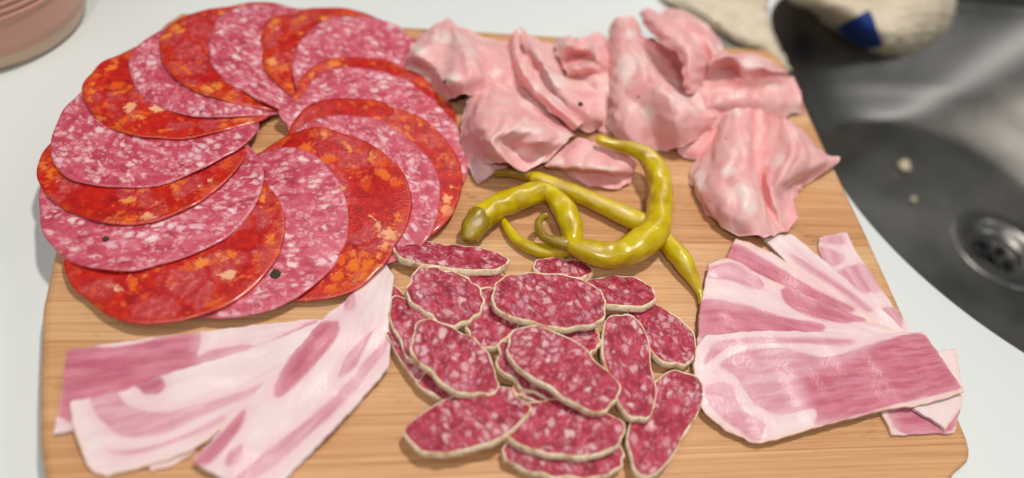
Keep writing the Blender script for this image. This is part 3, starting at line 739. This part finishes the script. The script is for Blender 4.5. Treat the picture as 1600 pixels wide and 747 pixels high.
pancetta('whitest pancetta strip, foremost on the left, its narrow end against the sausage slices', GL,
    [(594, 404), (566, 443), (532, 476), (508, 495), (461, 548), (384, 629), (300, 721)], [(616, 430), (608, 500), (608, 566), (575, 612), (520, 672), (452, 742), (420, 775)], [(594, 404), (603, 412), (616, 430)], [(300, 721), (350, 748), (420, 775)],
    (5.5, 4.5, 6.5, 3.0),
    [[(489, 510), (528, 504), (520, 538), (451, 612), (428, 618), (437, 581)], [(300, 722), (346, 674), (382, 640), (374, 672), (330, 724)],
     [(396, 750), (518, 650), (601, 549), (601, 527), (518, 622), (422, 699), (360, 752)], [(526, 590), (547, 546), (592, 507), (575, 535), (556, 574)], [(538, 462), (553, 455), (554, 481), (537, 484)], [(355, 706), (380, 694), (372, 720), (352, 730)]],
    [[(485, 500), (532, 498), (525, 545), (452, 617), (425, 622)], [(296, 725), (385, 635), (380, 676), (330, 728)]], (), 4, nv=190)
pancetta('pancetta slice farthest right at the back, half under the others', GR,
    [(1279, 372), (1300, 367), (1323, 363)], [(1379, 528), (1405, 527), (1432, 527)], [(1279, 372), (1284, 400), (1330, 465), (1379, 528)], [(1323, 363), (1340, 395), (1385, 462), (1432, 527)],
    (2.0, 2.0, 2.4, 2.2), [[(1276, 384), (1318, 398), (1312, 414), (1284, 416)], [(1308, 424), (1352, 412), (1378, 450), (1345, 458), (1318, 440)], [(1365, 486), (1402, 480), (1410, 510), (1380, 510)], [(1284, 372), (1316, 366), (1320, 382), (1284, 380)]], [], (), 5, nu=120, nv=50)
pancetta('mostly white pancetta strip with a thin pink line, on the right', GR,
    [(1194, 374), (1215, 368), (1237, 366)], [(1370, 530), (1395, 530), (1420, 530)], [(1194, 374), (1240, 420), (1310, 480), (1370, 530)], [(1237, 366), (1288, 407), (1337, 450), (1389, 492), (1420, 530)],
    (3.4, 3.2, 3.4, 3.2), [[(1236, 398), (1250, 402), (1315, 444), (1362, 482), (1352, 486), (1310, 455), (1250, 415)]], [], (), 6, nu=120, nv=50)
pancetta('pancetta slice with a deep pink band, behind the striped right slice', GR,
    [(1150, 373), (1180, 383), (1209, 397), (1273, 438), (1336, 477), (1400, 522)], [(1120, 430), (1180, 460), (1260, 500), (1390, 545)], [(1150, 373), (1138, 398), (1120, 430)], [(1400, 522), (1396, 534), (1390, 545)],
    (4.6, 4.2, 4.0, 4.0), [[(1148, 381), (1198, 406), (1273, 450), (1336, 482), (1300, 490), (1235, 452), (1130, 412)]], [[(1140, 375), (1340, 480), (1300, 500), (1130, 420)]], ('top',), 7)
pancetta('pancetta slice striped pink and white, just behind the big front slice', GR,
    [(1107, 413), (1140, 404), (1190, 430), (1235, 450), (1320, 486), (1420, 524)], [(1090, 550), (1200, 560), (1300, 560), (1410, 550)], [(1107, 413), (1100, 450), (1093, 490), (1090, 550)], [(1420, 524), (1416, 536), (1410, 550)],
    (5.6, 5.2, 4.4, 5.0), [[(1105, 416), (1150, 410), (1192, 436), (1186, 454), (1145, 441), (1100, 432)], [(1222, 450), (1260, 450), (1332, 486), (1352, 502), (1310, 505), (1256, 492), (1228, 474)], [(1094, 470), (1150, 473), (1230, 495), (1287, 507), (1270, 522), (1150, 524), (1088, 526)]],
    [[(1215, 445), (1355, 500), (1300, 510), (1220, 480)], [(1090, 468), (1290, 505), (1280, 530), (1088, 530)]], ('top',), 8)
pancetta('dark pink pancetta end with a white rim, under the right corner of the front slice', GR,
    [(1368, 618), (1430, 612), (1505, 606)], [(1394, 680), (1440, 678), (1492, 676)], [(1368, 618), (1380, 650), (1394, 680)], [(1505, 606), (1500, 640), (1492, 676)],
    (2.4, 2.2, 1.6, 1.6), [[(1390, 610), (1500, 605), (1488, 674), (1405, 676)]], [[(1390, 610), (1500, 605), (1488, 674), (1405, 676)]], ('left',), 9, nu=50, nv=70, wave=.2)
pancetta('curled white pancetta flap at the right corner of the board', GR,
    [(1380, 560), (1470, 548), (1493, 545)], [(1430, 640), (1466, 662), (1476, 671)], [(1380, 560), (1400, 600), (1430, 640)], [(1493, 545), (1500, 580), (1503, 632), (1476, 671)],
    (3.4, 4.6, 4.6, 3.2), [], [], ('right',), 10, nu=50, nv=60, wave=.25)
pancetta('biggest pancetta slice, foremost on the right, pink with curved white stripes', GR,
    [(1094, 531), (1113, 523), (1193, 517), (1283, 519), (1358, 521), (1443, 519)], [(1128, 668), (1160, 684), (1190, 692), (1273, 669), (1379, 641), (1443, 632), (1506, 612)], [(1094, 531), (1085, 556), (1087, 600), (1098, 640), (1128, 668)], [(1443, 519), (1474, 562), (1506, 612)],
    (7.6, 6.8, 3.6, 7.0),
    [[(1100, 570), (1112, 541), (1140, 530), (1198, 526), (1326, 529), (1318, 541), (1198, 536), (1145, 541), (1118, 560)],
     [(1124, 570), (1156, 549), (1220, 544), (1288, 556), (1340, 544), (1405, 524), (1445, 522), (1478, 568), (1504, 605), (1432, 624), (1379, 639), (1280, 666), (1273, 640), (1220, 648), (1180, 632), (1152, 592), (1135, 580)],
     [(1101, 606), (1140, 598), (1160, 637), (1196, 663), (1184, 692), (1150, 672), (1118, 645)]],
    [[(1250, 585), (1330, 560), (1400, 520), (1448, 518), (1510, 608), (1430, 630), (1340, 655), (1270, 650)]], ('bottom', 'left'), 11, nu=90, nv=230, wave=.6)

# ------------------------------------------------------------------ mortadella
def net(N, k=12, jit=None):
    N = np.asarray(N, float); a = np.stack([catmull(N[:, j], (N.shape[0] - 1) * k + 1) for j in range(N.shape[1])], 1)
    return np.stack([catmull(a[i], (N.shape[1] - 1) * k + 1) for i in range(a.shape[0])], 0)
FATP = {16: [(1096, 282, 13, 22), (1138, 268, 14, 9), (1162, 300, 20, 16), (1172, 325, 14, 12), (1146, 174, 16, 8), (1212, 252, 18, 14)], 11: [(956, 196, 11, 20), (978, 108, 14, 24), (986, 52, 10, 8), (1012, 172, 18, 10), (950, 140, 8, 18)],
        9: [(1172, 100, 20, 11)], 2: [(706, 122, 16, 12), (656, 78, 16, 10), (690, 62, 16, 8)], 4: [(866, 128, 20, 13)], 14: [(815, 236, 22, 8), (852, 250, 14, 5), (840, 205, 12, 6)], 6: [(1108, 38, 14, 9), (1085, 62, 7, 10), (1125, 75, 8, 8)], 3: [(838, 138, 7, 14)], 10: [(1210, 138, 18, 8), (1150, 150, 14, 6)], 15: [(868, 252, 16, 8), (950, 262, 24, 4)]}
def mort(label, rows, seed=1, th=.65, wob=.3, k=12, specks=()):
    rows = np.array(rows, float); mz = rows[..., 2].mean(); rows[..., 2] = np.maximum(mz + 1.3 * (rows[..., 2] - mz), 2.)
    G3 = net(rows, k); G = P(G3[..., 0], G3[..., 1], G3[..., 2])
    nu_, nv_ = G.shape[:2]; iu = np.minimum(np.arange(nu_), np.arange(nu_)[::-1]); iv = np.minimum(np.arange(nv_), np.arange(nv_)[::-1])
    ed = np.exp(-np.minimum(iu[:, None], iv[None]) / (.5 * k)); sr = Smooth(17, seed + 510); sc = Smooth(22, seed + 520)
    G[..., 2] += .65 * ed * sr(G[..., 0], G[..., 1]) + .55 * (.5 - np.abs(sc(G[..., 0], G[..., 1])))      # ruffled rims and sharp creases
    if G.shape[1] > 4 * k:                               # soft pleats running along the slice
        vv_ = np.r_[0, np.cumsum(np.linalg.norm(np.diff(G, axis=1), axis=-1).mean(0))]; dr = Smooth(40, seed + 530)
        fold = np.abs(np.sin(np.pi * vv_[None] / 15. + 1.1 * dr(G[..., 0], G[..., 1]) + seed)) ** .8 - .6
        G[..., 2] += 2.0 * fold * (.35 + .65 * np.linspace(0, 1, G.shape[0])[:, None])
    s = Smooth(16, seed + 500); s2 = Smooth(6, seed + 501)
    G[..., 2] += .7 * wob * s(G[..., 0], G[..., 1]) + .05 * s2(G[..., 0], G[..., 1])
    e = Smooth(9, seed + 502)                            # wavering edge line
    G[..., 0] += .5 * e(G[..., 1], G[..., 2]); G[..., 2] = np.maximum(G[..., 2], th + .2)
    du = np.linalg.norm(np.diff(G, axis=0), axis=-1).mean(1); dv = np.linalg.norm(np.diff(G, axis=1), axis=-1).mean(0)
    uu = np.r_[0, np.cumsum(du)]; vv = np.r_[0, np.cumsum(dv)]
    mco = np.stack([uu[:, None] + 0 * vv, vv[None] + 0 * uu[:, None], np.full(G.shape[:2], 45. * seed)], -1)
    fat = np.full(G.shape[:2], -2.)
    for fx, fy, fa, fb in FATP.get(seed, ()):
        fat = np.maximum(fat, 1 - np.hypot((G3[..., 0] - fx) / fa, (G3[..., 1] - fy) / fb))
    o = sheet('mortadella_slice', G, th, M['mort'], None, {'mco': mco, 'fat': fat})
    tag(o, label, 'mortadella slice', 'crumpled mortadella slices at the back right of the board')
    for px, py, r in specks:
        d2 = (G3[..., 0] - px) ** 2 + (G3[..., 1] - py) ** 2; a = np.unravel_index(np.argmin(d2), d2.shape)
        blob('peppercorn', G[a] + [0, 0, .1], (r, r, r * .5), M['black'], o)
    return o
mort('lowest mortadella slice, flat on the board and mostly hidden by the crumpled ones',
    [[(690, 66, 3), (740, 66, 6), (830, 66, 5), (890, 70, 8), (950, 72, 6), (1010, 60, 8), (1080, 82, 6), (1200, 102, 4)], [(700, 100, 6), (750, 105, 10), (815, 100, 12), (880, 110, 8), (948, 115, 14), (1010, 110, 8), (1090, 118, 9), (1222, 125, 5)], [(720, 140, 5), (770, 145, 8), (830, 145, 9), (890, 150, 7), (948, 160, 9), (1010, 150, 6), (1085, 165, 10), (1232, 160, 5)], [(750, 190, 3), (790, 190, 4), (840, 200, 4), (890, 200, 3), (935, 205, 3), (1010, 210, 3), (1090, 225, 4), (1234, 182, 3)]], 1, wob=1.0)
mort('crumpled mortadella slice at the back left, next to the salami rosette',
    [[(657, 56, 6), (678, 38, 9), (700, 29, 10), (718, 42, 10), (750, 56, 8), (785, 67, 8)],
     [(645, 70, 8), (672, 62, 14), (700, 58, 14), (724, 66, 20), (752, 72, 13), (796, 82, 12)],
     [(636, 92, 9), (652, 84, 19), (690, 90, 16), (732, 88, 23), (758, 95, 13), (802, 105, 14)],
     [(637, 110, 7), (665, 110, 10), (695, 112, 19), (742, 108, 23), (765, 118, 11), (800, 122, 12)],
     [(655, 131, 6), (680, 135, 9), (705, 128, 21), (748, 125, 20), (770, 130, 13), (800, 138, 10)],
     [(678, 149, 6), (698, 158, 7), (720, 150, 14), (750, 150, 12), (780, 155, 8), (805, 160, 6)]], 2, specks=[(697, 128, 1.2), (664, 48, 1.1)])
mort('narrow folded mortadella strip running diagonally behind the big front left fold',
    [[(796, 62, 10), (802, 50, 16), (808, 42, 15)], [(798, 95, 13), (806, 85, 20), (816, 82, 18)], [(812, 128, 14), (822, 120, 21), (835, 115, 18)],
     [(838, 155, 15), (848, 148, 21), (858, 142, 17)], [(868, 180, 14), (876, 172, 19), (886, 166, 15)], [(896, 205, 9), (905, 198, 13), (912, 192, 11)]], 3, wob=.3)
mort('mortadella slice with one black peppercorn speck, in the middle of the heap',
    [[(812, 42, 13), (835, 58, 13), (860, 75, 11), (885, 95, 9)], [(820, 75, 12), (845, 88, 17), (870, 105, 12), (895, 120, 10)], [(838, 112, 9), (862, 122, 17), (890, 130, 13), (945, 136, 12)],
     [(855, 145, 9), (880, 152, 15), (910, 155, 16), (946, 162, 14)], [(880, 178, 10), (900, 178, 12), (920, 180, 14), (944, 190, 10)], [(900, 200, 6), (912, 207, 6), (924, 206, 6), (940, 196, 5)]], 4, specks=[(907, 162, 1.6)])
mort('small rolled mortadella slice at the back edge, with a dark pink hollow',
    [[(868, 62, 10), (885, 56, 16), (905, 62, 18), (930, 52, 14), (948, 58, 10)], [(868, 80, 14), (888, 72, 23), (910, 80, 16), (930, 78, 21), (950, 78, 14)], [(878, 100, 14), (892, 92, 9), (912, 92, 9), (932, 92, 21), (952, 95, 16)],
     [(884, 112, 16), (900, 106, 19), (920, 104, 20), (938, 105, 18), (952, 112, 14)], [(888, 124, 9), (905, 124, 9), (925, 124, 9), (940, 132, 9), (952, 130, 8)]], 5)
mort('rear mortadella slice with pale speckles, against the beige cloth',
    [[(1035, 18, 12), (1060, 12, 14), (1085, 25, 12), (1110, 45, 10), (1130, 70, 8)], [(1035, 35, 17), (1065, 35, 20), (1090, 50, 17), (1112, 70, 16), (1130, 90, 10)], [(1040, 60, 11), (1070, 70, 13), (1095, 80, 12), (1115, 95, 13), (1128, 110, 10)], [(1045, 90, 4), (1075, 100, 5), (1100, 110, 6), (1115, 125, 6), (1125, 135, 5)]], 6)
mort('mortadella flap rolled over into a long tongue above a dark red hollow',
    [[(999, 24, 12), (1003, 18, 16), (1009, 14, 16), (1018, 14, 10)], [(1012, 46, 20), (1022, 36, 26), (1034, 28, 24), (1048, 28, 14)], [(1042, 72, 26), (1054, 58, 31), (1066, 48, 28), (1082, 55, 16)],
     [(1062, 86, 28), (1076, 80, 32), (1090, 78, 28), (1106, 90, 14)], [(1067, 115, 24), (1080, 112, 26), (1095, 110, 22), (1110, 112, 10)], [(1070, 147, 16), (1080, 146, 17), (1088, 142, 15), (1098, 136, 8)]], 7, wob=.35)
mort('shaded mortadella slice lying inside the hollow below the rolled tongue',
    [[(996, 55, 14), (1030, 66, 15), (1064, 76, 18)], [(1006, 90, 8), (1035, 95, 8), (1068, 105, 11)], [(1020, 130, 5), (1045, 138, 5), (1080, 150, 7)]], 8)
mort('mortadella slice with a big white fat patch at the back right corner',
    [[(1120, 78, 10), (1145, 84, 13), (1170, 84, 14), (1200, 92, 12), (1232, 114, 6)], [(1110, 95, 20), (1138, 88, 25), (1165, 100, 17), (1195, 105, 18), (1232, 117, 10)], [(1105, 115, 14), (1138, 108, 8), (1165, 120, 11), (1195, 118, 12), (1235, 121, 8)], [(1095, 135, 6), (1130, 130, 5), (1165, 136, 6), (1200, 136, 6), (1236, 136, 4)]], 9)
mort('mortadella slice lying in flat folds along the right edge of the board',
    [[(1090, 140, 12), (1120, 128, 16), (1165, 126, 19), (1205, 121, 19), (1240, 119, 14)], [(1085, 155, 10), (1120, 143, 13), (1165, 140, 15), (1210, 136, 14), (1247, 138, 11)], [(1090, 172, 9), (1125, 160, 14), (1170, 158, 12), (1215, 158, 11), (1254, 158, 10)], [(1100, 190, 4), (1135, 185, 5), (1175, 182, 5), (1222, 178, 6), (1258, 176, 4)]], 10)
mort('tall draped mortadella slice in the middle of the heap, behind the upright pepper',
    [[(952, 42, 10), (960, 30, 16), (975, 25, 18), (990, 28, 16), (998, 35, 10)], [(949, 75, 14), (962, 65, 22), (980, 62, 25), (998, 62, 22), (1008, 75, 12)], [(946, 115, 12), (962, 108, 22), (990, 105, 26), (1015, 102, 27), (1034, 120, 16)],
     [(945, 155, 10), (965, 150, 18), (1000, 148, 23), (1040, 138, 29), (1072, 153, 18)], [(950, 192, 8), (972, 190, 15), (1012, 184, 17), (1060, 168, 27), (1112, 180, 20)], [(960, 213, 5), (985, 220, 9), (1024, 214, 10), (1062, 196, 22), (1118, 190, 18)], [(972, 222, 3), (1000, 232, 5), (1030, 236, 5), (1066, 229, 12), (1100, 212, 12)]], 11, specks=[(998, 150, .7)])
mort('small tucked mortadella end, dark pink, below the tall draped slice',
    [[(1060, 218, 8), (1090, 208, 11), (1122, 195, 13)], [(1060, 236, 5), (1090, 234, 7), (1120, 226, 7)], [(1070, 247, 2), (1095, 250, 2), (1122, 245, 2)]], 12)
mort('smooth lower mortadella layer beneath the front left fold, ending by the pepper stem',
    [[(722, 215, 6), (752, 222, 9), (790, 222, 10)], [(730, 252, 5), (757, 248, 9), (795, 246, 9)], [(745, 288, 2.5), (768, 275, 5), (800, 258, 6)]], 13, wob=.3)
mort('big mortadella slice in front on the left, folded over above the pepper stem',
    [[(735, 138, 10), (752, 131, 14), (785, 133, 14), (818, 154, 14), (846, 174, 12), (900, 210, 8)],
     [(727, 170, 12), (750, 165, 21), (785, 165, 24), (820, 178, 20), (850, 192, 19), (895, 213, 12)],
     [(720, 205, 10), (745, 198, 23), (785, 198, 28), (820, 202, 26), (855, 205, 22), (890, 218, 14)],
     [(722, 232, 8), (745, 216, 18), (768, 219, 27), (805, 222, 19), (842, 222, 24), (883, 224, 17)],
     [(733, 258, 6), (744, 240, 11), (776, 236, 24), (806, 242, 14), (840, 240, 15), (870, 236, 15)],
     [(745, 287, 3), (750, 262, 7), (788, 254, 19), (812, 265, 15), (834, 263, 12), (860, 245, 14)]], 14, wob=.45)
mort('mortadella flap with a curled lower lip, pointing right above the slim pepper',
    [[(885, 224, 12), (905, 216, 14), (935, 222, 14), (968, 236, 12), (985, 240, 7)], [(868, 242, 11), (905, 238, 15), (940, 245, 15), (980, 256, 11), (996, 252, 5)], [(850, 260, 8), (895, 262, 13), (940, 266, 14), (985, 270, 8), (992, 266, 4)],
     [(874, 266, 6), (905, 270, 6), (945, 274, 5), (980, 278, 5), (988, 276, 3)], [(886, 272, 4), (915, 288, 3), (957, 296, 3), (980, 288, 3), (985, 284, 2)]], 15, wob=.2)
mort('large ruffled mortadella slice at the front right, its pointed tip past the board edge',
    [[(1120, 210, 6), (1128, 190, 14), (1140, 172, 20), (1168, 166, 22), (1185, 170, 14), (1205, 178, 17), (1225, 185, 20), (1245, 195, 18), (1262, 215, 8)],
     [(1090, 245, 5), (1105, 238, 10), (1130, 230, 19), (1168, 225, 22), (1180, 232, 11), (1205, 235, 14), (1240, 228, 22), (1262, 232, 18), (1290, 240, 8)],
     [(1078, 275, 5), (1095, 280, 10), (1130, 280, 17), (1175, 275, 19), (1187, 285, 9), (1202, 288, 15), (1228, 278, 18), (1262, 262, 15), (1312, 250, 8)],
     [(1090, 310, 4), (1105, 320, 9), (1140, 325, 15), (1186, 320, 17), (1200, 325, 9), (1213, 320, 12), (1232, 302, 7), (1245, 292, 5), (1262, 286, 4)],
     [(1105, 335, 3), (1128, 355, 6), (1155, 366, 8), (1195, 370, 10), (1216, 366, 6), (1232, 361, 7), (1244, 342, 7), (1241, 318, 4), (1243, 297, 3)]], 16, wob=.4)

# ------------------------------------------------------------------ kitchen cloths
def cloth_sheet(name, rows, seed, parent=None, k=12, wob=1.2):
    G3 = net(rows, k); G = P(G3[..., 0], G3[..., 1], G3[..., 2]); s = Smooth(30, seed); s2 = Smooth(11, seed + 1)
    n = grid_normals(G); n[n[..., 2].mean(-1) < -9] *= 1
    if n[..., 2].mean() < 0: n = -n
    G = G + n * (wob * s(G[..., 0], G[..., 1]) + .4 * wob * s2(G[..., 0], G[..., 1] + G[..., 2]))[..., None]
    du = np.linalg.norm(np.diff(G, axis=0), axis=-1).mean(1); dv = np.linalg.norm(np.diff(G, axis=1), axis=-1).mean(0)
    mco = np.stack([np.r_[0, np.cumsum(du)][:, None] + 0 * G[..., 0], np.r_[0, np.cumsum(dv)][None] + 0 * G[..., 0], 0 * G[..., 0]], -1)
    o = sheet(name, G, 2.2, M['cloth'], parent, {'mco': mco})
    return o, G3, G, n
o, _, _, _ = cloth_sheet('kitchen_cloth',
    [[(1020, -40, -14), (1090, -40, -8), (1150, -40, -8), (1203, -40, -12), (1212, -40, -45)], [(1035, -5, -13), (1085, -5, -4), (1150, -2, -6), (1199, 0, -10), (1207, 5, -45)],
     [(1060, 12, -13), (1102, 18, -2), (1152, 28, -5), (1196, 32, -8), (1206, 40, -45)], [(1096, 34, -15), (1130, 46, -4), (1165, 55, -5), (1207, 62, -9), (1217, 72, -45)], [(1135, 58, -16), (1162, 70, -14), (1194, 82, -12), (1224, 100, -13), (1235, 114, -45)]], 61)
tag(o, 'beige cloth lying on the worktop at the back right corner of the board', 'cloth')
hang = [[(1212, -60, -18), (1290, -60, 2), (1370, -60, 6), (1450, -60, 2), (1530, -60, -25)], [(1226, -2, -30), (1290, -6, -8), (1370, 0, -2), (1450, 0, -8), (1514, 0, -40)],
     [(1260, 18, -45), (1310, 20, -15), (1380, 30, -8), (1445, 30, -16), (1501, 27, -50)], [(1300, 42, -52), (1335, 45, -25), (1385, 55, -16), (1440, 55, -28), (1478, 52, -58)],
     [(1342, 71, -60), (1365, 74, -38), (1395, 78, -34), (1430, 75, -44), (1454, 70, -66)], [(1378, 85, -70), (1395, 88, -60), (1410, 88, -60), (1425, 85, -65), (1437, 80, -75)]]
o, G3, G, n = cloth_sheet('hanging_cloth', hang, 71)
tag(o, 'beige cloth with a dark blue label hanging over the back rim of the sink', 'cloth')
def label_on(o, quad, G3, G, n):
    q = np.array(quad, float); u = np.linspace(0, 1, 14)[:, None, None]; v = np.linspace(0, 1, 14)[None, :, None]
    p = (1 - u) * ((1 - v) * q[0] + v * q[1]) + u * ((1 - v) * q[3] + v * q[2])
    d2 = (p[..., None, None, 0] - G3[..., 0]) ** 2 + (p[..., None, None, 1] - G3[..., 1]) ** 2
    wt = 1 / (d2 + 6.) ** 2; wt /= wt.sum((-1, -2), keepdims=True)
    L = (wt[..., None] * (G + n * 1.0)).sum((2, 3))
    return sheet('label', L, .8, M['blue'], o)
label_on(o, [(1308, 41), (1356, 17), (1380, 66), (1350, 78)], G3, G, n)

# ------------------------------------------------------------------ ribbed pot in the corner
pot = thing('ribbed_pot', (-336, 193, CZ), 'salmon coloured ribbed round pot with a paler foot in the back left corner', 'pot')
lathe('foot', [(60, CZ), (64, CZ + 1), (67, CZ + 6), (69, CZ + 13)], (-336, 193), M['potbase'], pot)
prof = [(69.3, CZ + 13), (70.5, CZ + 20), (71.5, CZ + 34)]
for i in range(14):
    z = CZ + 36 + i * 4.2
    prof += [(71.8, z), (72.9, z + 1.2), (72.9, z + 2.4), (71.8, z + 3.6)]
prof += [(73, CZ + 98), (74.5, CZ + 100), (74.5, CZ + 103), (72, CZ + 104), (69, CZ + 102), (68, CZ + 90), (66, CZ + 20), (10, CZ + 16)]
lathe('body', prof, (-336, 193), M['pot'], pot)

# ------------------------------------------------------------------ bits in the sink
def floor_at(px, py, r):
    p = P(px, py, FZ); return (p[0], p[1], FZ + r)
tag(blob('food_crumb', floor_at(1410, 262, 2.5), (5.0, 6.2, 4.0), M['crumb'], None, 4, .2), 'biggest pale crumb lying on the sink floor', 'crumb')
tag(blob('food_crumb', floor_at(1426, 313, 1.2), (2.3, 2.5, 1.8), M['crumb'], None, 5, .2), 'tiny pale crumb in the sink, nearer the drain than the big one', 'crumb')

def droplets():
    V, Fc = [], []; r = np.random.default_rng(5); na = 10
    for i in range(70):
        px, py = (r.uniform(1330, 1590), r.uniform(150, 480)) if i % 3 else (r.uniform(1240, 1420), r.uniform(225, 330))
        c = P(px, py, FZ)
        if np.hypot(*(c[:2] - FC)) > FR - 4 or np.hypot(*(c[:2] - DR)) < 46: continue
        rr = r.uniform(.5, 1.7); o = len(V)
        for k, (f, h) in enumerate(((1, 0), (.9, .35), (.55, .62), (.05, .72))):
            for j in range(na):
                a = 2 * math.pi * j / na; V.append((c[0] + rr * f * math.cos(a) * 1.1, c[1] + rr * f * math.sin(a), FZ - .3 + rr * h * .8))
        for k in range(3):
            for j in range(na): Fc.append((o + k * na + j, o + k * na + (j + 1) % na, o + (k + 1) * na + (j + 1) % na, o + (k + 1) * na + j))
    k = NT('water'); k.b.inputs['Transmission Weight'].default_value = 1.; k.b.inputs['IOR'].default_value = 1.33
    m = k.fin((.95, .97, 1, 1), .03)
    tag(mesh('water_droplets', V, Fc, m, None, True), 'scattered water droplets on the sink floor', None, None, 'stuff')
droplets()
